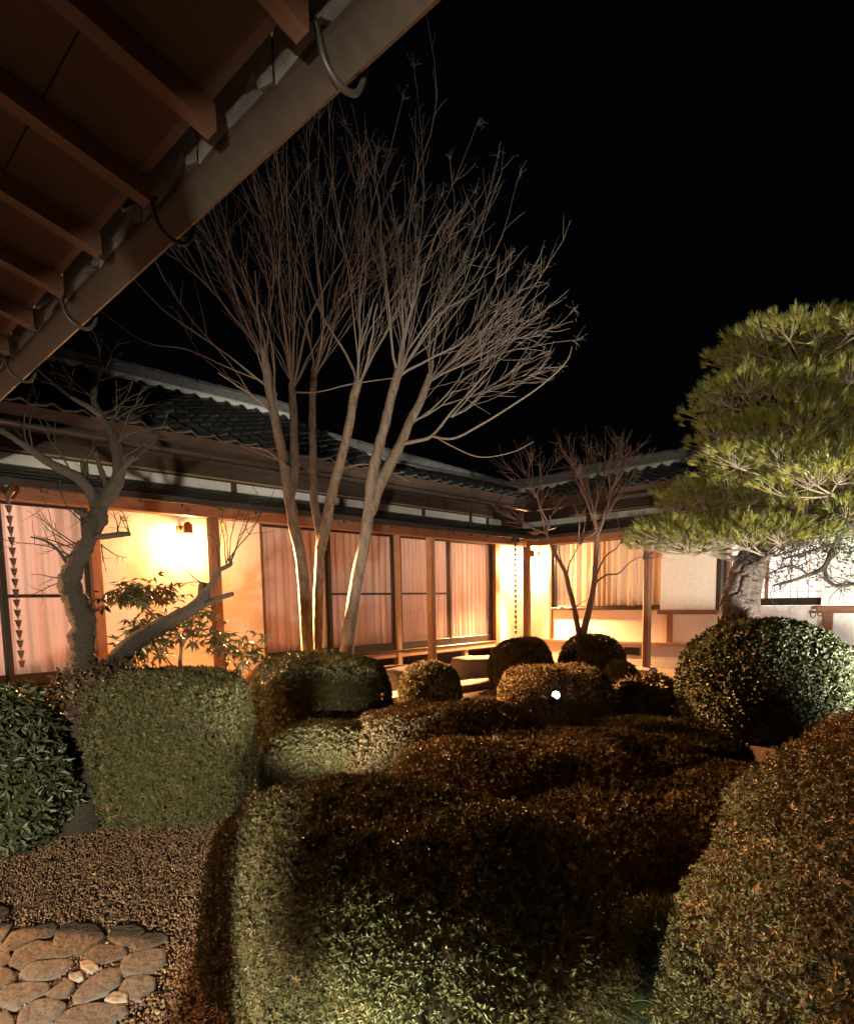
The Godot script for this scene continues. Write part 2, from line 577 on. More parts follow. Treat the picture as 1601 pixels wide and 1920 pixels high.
func double_eave(t: Node3D, ax: String, u0: float, u1: float, low_to: float, up_to: float, nf: float) -> void:   # beam, lower metal roof, plaster band, upper eave with gutter
	bx("beam", M["wood_" + ax], t, Vector3(u0, 2.30, nf - 0.055), Vector3(low_to - 0.25, 2.425, nf + 0.055), 0.008)
	var n0 := nf + 0.30
	var steps := 5
	for k in steps:
		var a := lerpf(n0, 0.0, float(k) / steps)
		var c := lerpf(n0, 0.0, float(k + 1) / steps) - 0.03
		var ya := 2.445 + (n0 - a) / n0 * 0.365
		var yc := 2.445 + (n0 - c) / n0 * 0.365
		var e := low_to + (n0 - 1.2) - (n0 - a) * -1.0 * 1.0
		prism("roof_panel", M.roof_metal, t, u0, e, [Vector2(a, ya - 0.03), Vector2(a, ya + 0.006), Vector2(c, yc - 0.006), Vector2(c, yc - 0.03)])
	prism("fascia", M.roof_metal, t, u0, low_to + 0.02, [Vector2(n0 + 0.012, 2.385), Vector2(n0 + 0.012, 2.45), Vector2(n0 - 0.012, 2.45), Vector2(n0 - 0.012, 2.385)])
	prism("soffit", M["dark_wood_" + ax], t, u0, low_to, [Vector2(n0 - 0.012, 2.395), Vector2(n0 - 0.012, 2.41), Vector2(-0.02, 2.76), Vector2(-0.02, 2.745)])
	var k := u0 + 0.2
	while k < low_to - 0.2:
		var r := bx("rafter", M["dark_wood_" + ax], t, Vector3(k - 0.022, -0.03, -0.5), Vector3(k + 0.022, 0.03, 0.5), 0.004)
		r.position = Vector3(k, 2.55, nf * 0.5 + 0.08)
		r.rotation.x = atan(0.365 / n0)
		k += 0.455
	bx("plaster_band", M.white_plaster, t, Vector3(u0, 2.72, -0.06), Vector3(up_to + 0.3, 2.915, 0.012), 0.0)
	k = u0 + 0.4
	while k < up_to:
		bx("short_post", M["dark_wood_y"], t, Vector3(k - 0.04, 2.80, 0.0), Vector3(k + 0.04, 3.02, 0.03), 0.004)
		k += 1.84
	bx("eave_rail", M["pale_wood_" + ax], t, Vector3(u0, 2.935, 0.02), Vector3(up_to, 2.955, 0.05), 0.003)
	bx("band_board", M["dark_wood_" + ax], t, Vector3(u0, 2.915, -0.06), Vector3(up_to + 0.3, 3.10, 0.0), 0.0)
	prism("eave_board", M["dark_wood_" + ax], t, u0, up_to, [Vector2(nf, 3.02), Vector2(nf, 3.05), Vector2(-0.02, 3.30), Vector2(-0.02, 3.27)])
	k = u0 + 0.1
	while k < up_to - 0.1:
		var r := bx("eave_rafter", M["dark_wood_" + ax], t, Vector3(k - 0.025, -0.035, -nf / 2), Vector3(k + 0.025, 0.035, nf / 2), 0.004)
		r.position = Vector3(k, 3.115, nf / 2)
		r.rotation.x = atan(0.25 / nf)
		k += 0.455
	bx("eave_fascia", M["dark_wood_" + ax], t, Vector3(u0, 3.00, nf), Vector3(up_to, 3.155, nf + 0.03), 0.004)
	var s := round_section(nf + 0.10, 2.985, 0.055, -PI, 0.0, 10)
	channel("gutter", M.roof_metal, t, u0, up_to - 0.06, s)
	k = u0 + 0.5
	while k < up_to:
		var b := MB.new()
		var path := []
		for q in round_section(nf + 0.10, 2.985, 0.062, -PI * 1.05, 0.0, 10):
			path.append(Vector3(k, q.y, q.x))
		b.tube(path, taper(path.size(), 0.005, 0.005), 5)
		part("gutter_bracket", b.mesh(), M.iron, t)
		k += 0.91


func rain_chain(label: String, x: float, z: float, top: float, bottom: float) -> void:
	var t := thing("rain_chain", label, "rain chain", Vector3(x, 0, z), 0.0, "rain chains at the eave corners")
	var f := MB.new()
	f.lathe([Vector2(0.012, -0.12), Vector2(0.022, -0.07), Vector2(0.06, -0.02), Vector2(0.062, 0.10), Vector2(0.056, 0.10), Vector2(0.05, -0.01)], 12, Vector3(0, top, 0))
	for k in 4:   # flared petals of the outlet
		var a := TAU * k / 4 + 0.5
		var d := Vector3(cos(a), 0, sin(a))
		var s := Vector3(-d.z, 0, d.x) * 0.045
		var c := Vector3(0, top, 0)
		f.quad(c + d * 0.05 + s + Vector3(0, 0.02, 0), c + d * 0.05 - s + Vector3(0, 0.02, 0), c + d * 0.115 - s * 0.3 - Vector3(0, 0.055, 0), c + d * 0.115 + s * 0.3 - Vector3(0, 0.055, 0))
	part("funnel", f.mesh(), M.chain_bronze, t)
	var cup := MB.new()
	cup.lathe([Vector2(0.006, -0.036), Vector2(0.013, -0.034), Vector2(0.028, 0.022), Vector2(0.030, 0.027), Vector2(0.026, 0.023), Vector2(0.008, -0.028)], 10)
	for k in 2:
		var ring := []
		for q in 9:
			var a := TAU * q / 8
			ring.append(Vector3(cos(a) * 0.008 * (1 - k), 0.045 + sin(a) * 0.012, cos(a) * 0.008 * k))
		cup.tube(ring, taper(9, 0.0025, 0.0025), 4, false)
	var mesh := cup.mesh()
	var y := top - 0.17
	var turn := 0.0
	while y > bottom:
		var o := part("cup", mesh, M.chain_bronze, t, Vector3(0, y, 0))
		o.rotation.y = turn
		turn += 0.5
		y -= 0.0925


func wall_lamp(label: String, at: Vector3, out: Vector3, energy: float, arm := 0.13, beam := 0.0, side := 0.0, tilt := -49.0) -> void:
	var t := thing("wall_lamp", label, "lamp", at, atan2(out.x, out.z), "warm lamps on the plaster walls")
	var b := MB.new()
	b.box(Vector3(-0.05, 0.0, 0.0), Vector3(0.05, 0.10, 0.02), 0.008)
	part("wall_plate", b.mesh(), M.lamp_cap, t)
	b = MB.new()
	var s := smooth([Vector3(0, 0.05, 0.01), Vector3(0, 0.06, arm * 0.5), Vector3(0, 0.05, arm)], 4)
	b.tube(s, taper(s.size(), 0.012, 0.012), 8)
	part("arm", b.mesh(), M.lamp_cap, t)
	b = MB.new()
	b.lathe([Vector2(0.0, 0.045), Vector2(0.045, 0.04), Vector2(0.05, -0.02), Vector2(0.058, -0.06), Vector2(0.062, -0.062), Vector2(0.056, -0.02), Vector2(0.05, 0.05), Vector2(0.03, 0.075), Vector2(0.0, 0.082)], 16, Vector3(0, 0.05, arm))
	part("lamp_cap", b.mesh(), M.lamp_cap, t)
	b = MB.new()
	b.lathe([Vector2(0.0, -0.085), Vector2(0.035, -0.075), Vector2(0.055, -0.045), Vector2(0.058, -0.02), Vector2(0.045, 0.02), Vector2(0.0, 0.03)], 16, Vector3(0, 0, arm))
	part("light_bulb", b.mesh(), glow("lamp_glass", Color(1.0, 0.80, 0.52), 6.0), t)
	var l := OmniLight3D.new()
	l.name = "wall_lamp_light"
	l.light_color = Color(1.0, 0.71, 0.45)
	l.light_energy = energy
	l.light_size = 0.04
	l.omni_range = 30
	l.omni_attenuation = 2
	l.shadow_enabled = true
	l.position = Vector3(0, -0.03, arm)
	t.add_child(l)
	if beam <= 0:
		return
	var r := SpotLight3D.new()   # added fill beam that brightens the hedges, beyond the bulb's own light
	r.name = "added_fill_beam"
	t.add_child(r)
	r.position = Vector3(0, -0.03, arm)
	r.rotation = Vector3(deg_to_rad(tilt), PI + deg_to_rad(side), 0)
	r.light_color = l.light_color
	r.light_energy = beam
	r.spot_angle = 49
	r.spot_angle_attenuation = 0.45
	r.spot_range = 30
	r.spot_attenuation = 2
	r.light_size = 0.04
	r.shadow_enabled = true


func garden_spot(label: String, at: Vector3, aim: Vector3, energy: float, cone: float, color := Color(0.93, 0.97, 1.0), soft := 0.6, stake := true, tilted := false) -> void:
	var t := thing("garden_spotlight", label, "spotlight", at, 0.0, "white spotlights in the garden")
	var d := (aim - at).normalized()
	var b := MB.new()
	b.tube([-d * 0.10, -d * 0.085, -d * 0.04, -d * 0.025], [0.02, 0.034, 0.038, 0.04], 16)
	part("lamp_body", b.mesh(), M.iron, t)
	b = MB.new()
	b.lathe([Vector2(0, -0.036), Vector2(0.0255, -0.0255), Vector2(0.036, 0), Vector2(0.0255, 0.0255), Vector2(0, 0.036)], 16, d * 0.018)
	part("lamp_lens", b.mesh(), glow("spot_lens", Color(0.9, 0.95, 1.0), 8.0), t)
	if stake:
		b = MB.new()
		b.tube([Vector3(0, -at.y - 0.02, 0) - d * 0.07, -d * 0.07], [0.007, 0.009], 8)
		part("stake", b.mesh(), M.iron, t)
	if tilted:
		b = MB.new()
		b.tube([-d * 0.04 - Vector3(0, 0.02, 0), -ACROSS * 0.115 + Vector3(0, 0.004, 0)], [0.010, 0.012], 8)
		part("spike", b.mesh(), M.pale_wood_x, t)
	var l := SpotLight3D.new()
	l.name = "spot_light"
	t.add_child(l)
	l.position = d * 0.06
	l.look_at_from_position(at + d * 0.06, aim, Vector3.UP)
	l.light_color = color
	l.light_energy = energy
	l.spot_angle = cone
	l.spot_angle_attenuation = soft
	l.spot_range = 40
	l.spot_attenuation = 2
	l.light_size = 0.07
	l.shadow_enabled = true


# ---------------------------------------------------------------- the house
func left_wing(tiles: Array) -> void:
	var t := thing("house_wing", "long left wing with pink curtained glass doors, cream plaster wall and dark tiled roof", "house", Vector3(-7.685, 0, 0), PI / 2, "wings of the inn round the garden")
	# local x = -z of the garden, local z = distance out from the glass line
	bx("plaster_wall", M.plaster, t, Vector3(2.70, 0.10, -0.16), Vector3(4.82, 2.50, -0.015), 0.0)
	bx("plaster_wall", M.plaster, t, Vector3(10.33, 0.10, -0.16), Vector3(11.25, 2.50, -0.015), 0.0)
	bx("wall_post", M.wood_y, t, Vector3(2.585, 0.1, -0.13), Vector3(2.695, 2.50, 0.02))
	bx("wall_post", M.wood_y, t, Vector3(10.18, 0.1, -0.13), Vector3(10.325, 2.50, 0.03))
	bx("wall_post", M.pale_wood_y, t, Vector3(7.385, 0.08, -0.10), Vector3(7.49, 2.50, 0.035))
	bx("wall_edge", M.dark_wood_y, t, Vector3(4.80, 0.45, -0.10), Vector3(4.835, 2.5, 0.0), 0.003)
	bx("lintel", M.dark_wood_z, t, Vector3(-1.5, 2.42, -0.18), Vector3(11.25, 2.56, 0.03))
	bx("upper_wall", M.dark_board, t, Vector3(-1.5, 2.56, -0.16), Vector3(11.25, 3.3, -0.061), 0.0)
	# doors
	leaf_door(t, 1.70, 2.57, 0.47, 2.43, -0.03, 1.435)
	leaf_door(t, 0.55, 1.74, 0.47, 2.43, -0.075, 1.435)
	leaf_door(t, -0.7, 0.6, 0.47, 2.43, -0.03, 1.435)
	leaf_door(t, 4.835, 6.02, 0.47, 2.43, -0.075, -1, 0.13, 2)
	leaf_door(t, 5.98, 7.375, 0.47, 2.43, -0.03, 1.435)
	leaf_door(t, 7.50, 8.86, 0.47, 2.43, -0.03, 1.435)
	leaf_door(t, 8.80, 10.17, 0.47, 2.43, -0.075, -1)
	drape(t, M.curtain, -0.7, 2.56, 0.55, 2.45, -0.2, 0.19, 1)
	drape(t, M.curtain, 4.80, 7.47, 0.55, 2.45, -0.2, 0.155, 2)
	drape(t, M.curtain, 7.44, 10.2, 0.55, 2.45, -0.2, 0.125, 3)
	# sill, floor edge and the open space below
	bx("threshold", M.bronze_frame, t, Vector3(4.84, 0.44, -0.14), Vector3(10.17, 0.47, 0.04), 0.004)
	bx("floor_beam", M.pale_wood_z, t, Vector3(4.84, 0.345, -0.10), Vector3(10.17, 0.438, 0.03))
	bx("threshold", M.bronze_frame, t, Vector3(-1.5, 0.42, -0.14), Vector3(2.58, 0.47, 0.04), 0.004)
	bx("floor_beam", M.dark_wood_z, t, Vector3(-1.5, 0.33, -0.10), Vector3(2.58, 0.418, 0.03))
	for u in [5.35, 6.4, 8.35, 9.25]:
		bx("floor_post", M.pale_wood_y, t, Vector3(u - 0.045, 0.12, -0.075), Vector3(u + 0.045, 0.344, 0.015))
		bx("foot_stone", M.concrete, t, Vector3(u - 0.11, -0.05, -0.15), Vector3(u + 0.11, 0.118, 0.09), 0.02)
	bx("foot_stone", M.concrete, t, Vector3(7.30, -0.05, -0.16), Vector3(7.57, 0.078, 0.10), 0.02)
	bx("crawl_wall", M.dark_board, t, Vector3(-1.5, -0.05, -0.95), Vector3(11.2, 0.42, -0.85), 0.0)
	bx("floor", M.dark_board, t, Vector3(-1.5, 0.30, -4.0), Vector3(11.2, 0.34, -0.11), 0.0)
	# rooms: back wall, ceiling and a partition so that light stays where it is
	bx("back_wall", M.plaster, t, Vector3(-1.5, 0.34, -4.1), Vector3(11.2, 2.7, -4.0), 0.0)
	bx("ceiling", M.dark_board, t, Vector3(-1.5, 2.62, -4.0), Vector3(11.2, 2.68, -0.17), 0.0)
	bx("partition", M.plaster, t, Vector3(3.2, 0.34, -4.0), Vector3(3.3, 2.62, -0.2), 0.0)
	bx("end_wall", M.plaster, t, Vector3(-1.6, 0.0, -4.0), Vector3(-1.5, 3.4, -0.0), 0.0)
	# eave posts and the double eave
	for u in [3.62, 7.31]:
		bx("eave_post", M.wood_y if u < 5 else M.pale_wood_y, t, Vector3(u - 0.055, 0.10, 0.845), Vector3(u + 0.055, 2.31, 0.955), 0.012)
		bx("post_stone", M.concrete, t, Vector3(u - 0.14, -0.05, 0.76), Vector3(u + 0.14, 0.10, 1.04), 0.03)
	bx("eave_post", M.wood_y, t, Vector3(10.04, 0.10, 0.78), Vector3(10.155, 2.31, 0.895), 0.012)
	double_eave(t, "z", -1.5, 10.1, 9.9, 10.1, 0.90)
	for u in [3.27, 3.93, 5.42, 6.19, 6.94, 7.67]:
		hook(t, M.chain_bronze, Vector3(u, 2.37, 0.958))
	var b := MB.new()
	b.tube([Vector3(8.29, 2.94, 0.93), Vector3(8.29, 2.53, 0.93)], [0.022, 0.022], 10)
	part("downpipe", b.mesh(), M.roof_metal, t)
	# main roof and the lower roof over the corner
	tiled_slope(t, -1.5, 6.61, Vector2(1.0, 3.19), Vector2(-1.80, 4.56), func(_u, _n): return true, 300, tiles)
	ridge_row(t, M.tile_pale, -1.5, 6.62, -1.85, 4.57, 4.57, 0.36)
	prism("gable_wall", M.white_plaster, t, 6.55, 6.60, [Vector2(0.6, 3.2), Vector2(-1.8, 4.46), Vector2(-4.1, 3.2)])
	prism("back_roof", M.dark_board, t, -1.5, 6.6, [Vector2(-1.8, 4.53), Vector2(-1.8, 4.47), Vector2(-4.5, 3.1), Vector2(-4.5, 3.16)])
	var corner := tiled_slope(t, 6.61, 12.8, Vector2(1.0, 3.19), Vector2(-0.87, 3.86), func(u, n): return n < 1.0 - (u - 10.05), 150, tiles)
	ridge_row(t, M.tile_pale, 6.7, 11.9, -0.915, 4.02 - 0.10, 3.80 - 0.06, 0.30)
	prism("back_roof", M.dark_board, t, 6.6, 12.5, [Vector2(-0.9, 3.86), Vector2(-0.9, 3.80), Vector2(-3.4, 2.9), Vector2(-3.4, 2.96)])


func right_wing(tiles: Array) -> void:
	var t := thing("house_wing", "right wing with yellow curtained window, shutter boxes and a bright paper window behind the pine", "house", Vector3(0, 0, -11.2), 0.0, "wings of the inn round the garden")
	var x1 := 3.0
	bx("foundation", M.concrete, t, Vector3(-7.69, -0.05, -0.14), Vector3(-5.38, 0.40, 0.0), 0.0)
	bx("foundation", M.concrete, t, Vector3(-5.05, -0.05, -0.14), Vector3(x1, 0.40, 0.0), 0.0)
	bx("foundation", M.concrete, t, Vector3(-5.38, -0.05, -0.14), Vector3(-5.05, 0.19, 0.0), 0.0)
	bx("foundation", M.concrete, t, Vector3(-5.38, 0.352, -0.14), Vector3(-5.05, 0.40, 0.0), 0.0)
	var v := Node3D.new()
	v.name = "vent"
	t.add_child(v)
	bx("frame", M.bronze_frame, v, Vector3(-5.38, 0.19, -0.03), Vector3(-5.36, 0.352, 0.008), 0.002)
	bx("frame", M.bronze_frame, v, Vector3(-5.07, 0.19, -0.03), Vector3(-5.05, 0.352, 0.008), 0.002)
	bx("frame", M.bronze_frame, v, Vector3(-5.36, 0.19, -0.03), Vector3(-5.07, 0.205, 0.008), 0.002)
	bx("frame", M.bronze_frame, v, Vector3(-5.36, 0.337, -0.03), Vector3(-5.07, 0.352, 0.008), 0.002)
	for k in 7:
		bx("slat", M.iron, v, Vector3(-5.355, 0.21 + k * 0.018, -0.025), Vector3(-5.075, 0.218 + k * 0.018, -0.01), 0.001)
	bx("back", M.dark_board, v, Vector3(-5.38, 0.19, -0.13), Vector3(-5.05, 0.352, -0.12), 0.0)
	bx("base_rail", M.wood_x, t, Vector3(-7.66, 0.402, -0.12), Vector3(x1, 0.465, 0.03))
	bx("plaster_wall", M.plaster, t, Vector3(-7.69, 0.465, -0.14), Vector3(-7.03, 2.50, -0.01), 0.0)
	bx("plaster_wall", M.plaster, t, Vector3(-6.97, 0.465, -0.14), Vector3(-3.56, 1.06, -0.01), 0.0)
	bx("plaster_wall", M.white_plaster, t, Vector3(-3.50, 0.465, -0.14), Vector3(x1, 1.12, -0.01), 0.0)
	bx("plaster_wall", M.white_plaster, t, Vector3(-2.08, 1.12, -0.14), Vector3(x1, 2.50, -0.01), 0.0)
	bx("wall_post", M.wood_y, t, Vector3(-7.03, 0.465, -0.12), Vector3(-6.97, 2.50, 0.03))
	bx("wall_post", M.wood_y, t, Vector3(-3.56, 0.465, -0.12), Vector3(-3.50, 2.50, 0.03))
	bx("wall_post", M.wood_y, t, Vector3(-4.56, 0.465, -0.06), Vector3(-4.46, 1.0, 0.02))
	bx("lintel", M.dark_wood_x, t, Vector3(-7.69, 2.43, -0.16), Vector3(x1, 2.56, 0.03))
	bx("upper_wall", M.dark_board, t, Vector3(-7.69, 2.56, -0.16), Vector3(x1, 3.3, -0.061), 0.0)
	# curtained window
	bx("window_sill", M.bronze_frame, t, Vector3(-6.97, 1.062, -0.10), Vector3(-3.56, 1.115, 0.035), 0.004)
	leaf_door(t, -6.96, -5.20, 1.116, 2.43, -0.03, -1, 0.03, 1)
	leaf_door(t, -5.25, -3.57, 1.116, 2.43, -0.07, -1, 0.03, 2)
	drape(t, M.yellow_curtain, -6.96, -3.57, 1.10, 2.45, -0.2, 0.14, 5)
	# shutter box with its rails
	var s := Node3D.new()
	s.name = "shutter_box"
	t.add_child(s)
	bx("panel", M.plaster, s, Vector3(-4.60, 1.065, 0.0), Vector3(-3.65, 2.29, 0.23), 0.004)
	bx("rail", M.wood_x, s, Vector3(-4.64, 0.985, -0.005), Vector3(-3.61, 1.062, 0.26))
	bx("rail", M.wood_x, s, Vector3(-4.64, 2.292, -0.005), Vector3(-3.55, 2.36, 0.26))
	bx("stile", M.bronze_frame, s, Vector3(-3.645, 1.064, 0.0), Vector3(-3.565, 2.29, 0.24), 0.004)
	# bright paper window
	var w := Node3D.new()
	w.name = "paper_window"
	t.add_child(w)
	bx("frame", M.bronze_frame, w, Vector3(-3.50, 1.125, -0.10), Vector3(-2.08, 1.24, 0.02), 0.004)
	bx("frame", M.dark_wood_y, w, Vector3(-2.13, 1.24, -0.10), Vector3(-2.08, 2.43, 0.02), 0.004)
	bx("mullion", M.wood_y, w, Vector3(-2.965, 1.24, -0.04), Vector3(-2.915, 2.43, 0.0), 0.003)
	for k in 6:
		bx("lattice_bar", M.pale_wood_x, w, Vector3(-3.50, 1.335 + k * 0.165, -0.055), Vector3(-2.13, 1.345 + k * 0.165, -0.045), 0.0)
	for u in [-3.25, -3.1, -2.60, -2.50, -2.35]:
		bx("lattice_bar", M.pale_wood_y, w, Vector3(u - 0.005, 1.24, -0.057), Vector3(u + 0.005, 2.43, -0.047), 0.0)
	bx("paper", M.paper, w, Vector3(-3.50, 1.20, -0.075), Vector3(-2.09, 2.43, -0.072), 0.0)
	# second shutter box at the right edge
	s = Node3D.new()
	s.name = child_name(t, "shutter_box")
	taken[str(t.get_instance_id()) + "shutter_box"] = 2
	s.name = "shutter_box_001"
	t.add_child(s)
	bx("panel", M.white_plaster, s, Vector3(-2.12, 1.115, 0.0), Vector3(-0.6, 2.29, 0.23), 0.004)
	bx("rail", M.wood_x, s, Vector3(-2.16, 1.035, -0.005), Vector3(-0.55, 1.112, 0.26))
	bx("rail", M.wood_x, s, Vector3(-2.16, 2.292, -0.005), Vector3(-0.55, 2.36, 0.26))
	bx("bracket", M.wood_x, s, Vector3(-2.30, 1.0, -0.012), Vector3(-0.55, 1.034, 0.06))
	bx("stile", M.wood_y, s, Vector3(-2.12, 0.465, -0.005), Vector3(-1.99, 1.0, 0.05))
	hook(s, M.iron, Vector3(-2.29, 0.97, 0.02), 1.3)
	hook(s, M.iron, Vector3(-2.16, 1.0, 0.24), 1.3)
	# rooms behind
	bx("back_wall", M.white_plaster, t, Vector3(-7.69, 0.30, -3.1), Vector3(x1, 2.7, -3.0), 0.0)
	bx("ceiling", M.dark_board, t, Vector3(-7.69, 2.62, -3.0), Vector3(x1, 2.68, -0.17), 0.0)
	bx("floor", M.dark_board, t, Vector3(-7.69, 0.30, -3.0), Vector3(x1, 0.34, -0.15), 0.0)
	bx("partition", M.white_plaster, t, Vector3(-3.56, 0.34, -3.0), Vector3(-3.50, 2.62, -0.145), 0.0)
	bx("partition", M.white_plaster, t, Vector3(-2.0, 0.34, -3.0), Vector3(-1.94, 2.62, -0.145), 0.0)
	for u in [-4.45]:
		bx("eave_post", M.wood_y, t, Vector3(u - 0.055, 0.12, 1.045), Vector3(u + 0.055, 2.31, 1.155), 0.012)
		bx("post_stone", M.stone, t, Vector3(u - 0.15, -0.05, 0.95), Vector3(u + 0.15, 0.12, 1.25), 0.04)
	double_eave_right(t, x1)
	tiled_slope(t, -9.6, -6.9, Vector2(1.1, 3.19), Vector2(-0.82, 3.74), func(u, n): return u > -6.55 - n + 0.95, 60, tiles)
	ridge_row(t, M.tile_pale, -8.75, -6.93, -0.86, 3.76, 3.76, 0.30)
	tiled_slope(t, -6.9, x1, Vector2(1.1, 3.19), Vector2(-1.04, 3.84), func(_u, _n): return true, 240, tiles)
	ridge_row(t, M.tile_pale, -6.85, x1, -1.08, 3.87, 3.87, 0.32)
	var b := MB.new()
	b.box(Vector3(-6.95, 3.78, -1.20), Vector3(-6.86, 4.10, -0.92), 0.02)
	b.box(Vector3(-6.94, 4.10, -1.12), Vector3(-6.87, 4.16, -1.0), 0.02)
	part("ridge_end_tile", b.mesh(), M.mortar, t)
	prism("back_roof", M.dark_board, t, -9.6, x1, [Vector2(-0.95, 3.74), Vector2(-0.95, 3.68), Vector2(-3.6, 2.8), Vector2(-3.6, 2.86)])


func double_eave_right(t: Node3D, x1: float) -> void:   # the same double eave, starting at the inner corner
	var g := Node3D.new()
	g.name = "eave"
	t.add_child(g)
	g.scale.x = 1.0
	double_eave(g, "x", -6.55, x1, x1, x1, 1.10)
	# the lower roof runs back into the corner under the left wing's roof
	prism("roof_panel", M.roof_metal, g, -7.68, -6.55, [Vector2(0.9, 2.60), Vector2(0.9, 2.62), Vector2(0.0, 2.81), Vector2(0.0, 2.79)])
	bx("plaster_band", M.white_plaster, g, Vector3(-7.69, 2.72, -0.06), Vector3(-6.55, 2.915, 0.012), 0.0)
	bx("beam", M.wood_x, g, Vector3(-6.83, 2.302, 1.047), Vector3(-6.55, 2.423, 1.153), 0.008)


func near_wing() -> void:
	var t := thing("house_wing", "near eave overhead with brown rafters and an angular copper gutter on iron hooks", "house", Vector3.ZERO, 0.0, "wings of the inn round the garden")
	var x0 := -5.2
	var x1 := 3.2
	var slope := 0.27
	var top := func(z: float) -> float: return 2.335 + (z + 0.72) * slope
	var k := -5.14
	while k < x1:
		var b := MB.new()
		var z0 := -0.725
		var z1 := 1.9
		var q := []
		for z in [z0, z1]:
			for dx in [-0.019, 0.019]:
				for dy in [-0.052, 0.0]:
					q.append(Vector3(dx, top.call(z) + dy, z))
		b.quad(q[0], q[2], q[3], q[1])
		b.quad(q[4], q[5], q[7], q[6])
		b.quad(q[0], q[4], q[6], q[2])
		b.quad(q[0], q[1], q[5], q[4])
		b.quad(q[2], q[6], q[7], q[3])
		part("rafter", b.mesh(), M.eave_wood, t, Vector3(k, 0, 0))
		k += 0.322
	var board := 0
	var z := -0.70
	while z < 1.9:   # roof boards over the rafters
		var b := MB.new()
		var a := Vector3(x0, top.call(z) + 0.002, z)
		var c := Vector3(x0, top.call(z + 0.196) + 0.002, z + 0.196)
		var w := Vector3(x1 - x0, 0, 0)
		var h := Vector3(0, 0.014, 0)
		b.quad(a, a + w, c + w, c)
		b.quad(a + h, c + h, c + w + h, a + w + h)
		b.quad(a, a + h, a + w + h, a + w)
		b.quad(c, c + w, c + w + h, c + h)
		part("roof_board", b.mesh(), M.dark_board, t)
		z += 0.2
	prism("eave_fascia", M.dark_wood_x, t, x0, x1, [Vector2(-0.72, 2.338), Vector2(-0.70, 2.342), Vector2(-0.70, 2.40), Vector2(-0.72, 2.40)])
	prism("roof", M.tile, t, x0, x1, [Vector2(-0.86, 2.53), Vector2(-0.70, 2.42), Vector2(1.9, 3.12), Vector2(1.9, 3.22)])
	k = -5.0
	while k < x1:   # waved ends of the eave tiles, seen from below above the gutter
		var b := MB.new()
		var prof := [Vector2(0.0, 2.352), Vector2(0.10, 2.362), Vector2(0.19, 2.388), Vector2(0.245, 2.42), Vector2(0.262, 2.375), Vector2(0.315, 2.362)]
		for j in 5:
			var p: Vector2 = prof[j]
			var n: Vector2 = prof[j + 1]
			b.quad(Vector3(p.x, p.y, -0.875), Vector3(n.x, n.y, -0.875), Vector3(n.x, n.y - 0.012, -0.79), Vector3(p.x, p.y - 0.012, -0.79))
			b.quad(Vector3(p.x, p.y, -0.875), Vector3(p.x, 2.50, -0.875), Vector3(n.x, 2.50, -0.875), Vector3(n.x, n.y, -0.875))
			b.quad(Vector3(p.x, p.y - 0.012, -0.79), Vector3(n.x, n.y - 0.012, -0.79), Vector3(n.x, 2.50, -0.79), Vector3(p.x, 2.50, -0.79))
		part("eave_tile", b.mesh(), M.tile_pale, t, Vector3(k, 0, 0))
		k += 0.322
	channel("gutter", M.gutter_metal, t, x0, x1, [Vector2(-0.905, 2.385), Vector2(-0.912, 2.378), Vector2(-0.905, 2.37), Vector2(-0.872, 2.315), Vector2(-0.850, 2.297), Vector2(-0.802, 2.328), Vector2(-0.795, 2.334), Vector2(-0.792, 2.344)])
	for x in [-3.85, -3.15, -2.42, -1.69, -0.98, -0.25, 0.5]:
		var b := MB.new()
		var pts := []
		for q in [[2.30, -0.70], [2.345, -0.75], [2.35, -0.775], [2.30, -0.792], [2.276, -0.825], [2.278, -0.86], [2.31, -0.885], [2.395, -0.905]]:
			pts.append(Vector3(x, q[0], q[1]))
		var sm := smooth(pts, 4)
		b.tube(sm, taper(sm.size(), 0.0065, 0.0065), 7)
		b.tube([Vector3(x, 2.36, -0.785), Vector3(x, 2.385, -0.85), Vector3(x, 2.39, -0.905)], [0.006, 0.006, 0.006], 6)
		part("gutter_hook", b.mesh(), M.iron, t)
	bx("plaster_wall", M.plaster, t, Vector3(x0, -0.05, 1.9), Vector3(x1, 3.0, 2.05), 0.0)
	bx("added_rail_board", M.wood_x, t, Vector3(0.13, 0.77, 0.635), Vector3(x1, 1.05, 0.665), 0.006)  # added unseen board on posts, shades the hedges from the floodlight
	for x in [1.6, 3.0]:
		bx("added_rail_post", M.wood_y, t, Vector3(x - 0.04, -0.05, 0.67), Vector3(x + 0.04, 1.08, 0.75), 0.006)
	bx("eave_post", M.wood_y, t, Vector3(-6.26, -0.05, 0.46), Vector3(-6.14, 2.66, 0.58), 0.012)
	var slats := 0
	while slats < 34:   # added unseen blind behind the viewer, keeps the floodlight off the eave
		bx("added_blind_slat", M.pale_wood_x, t, Vector3(-1.6, 1.45 + slats * 0.034, 0.66), Vector3(x1, 1.482 + slats * 0.034, 0.668), 0.0)
		slats += 1
	bx("eave_post", M.wood_y, t, Vector3(-0.895, -0.05, -0.075), Vector3(-0.715, 2.42, 0.015), 0.012)


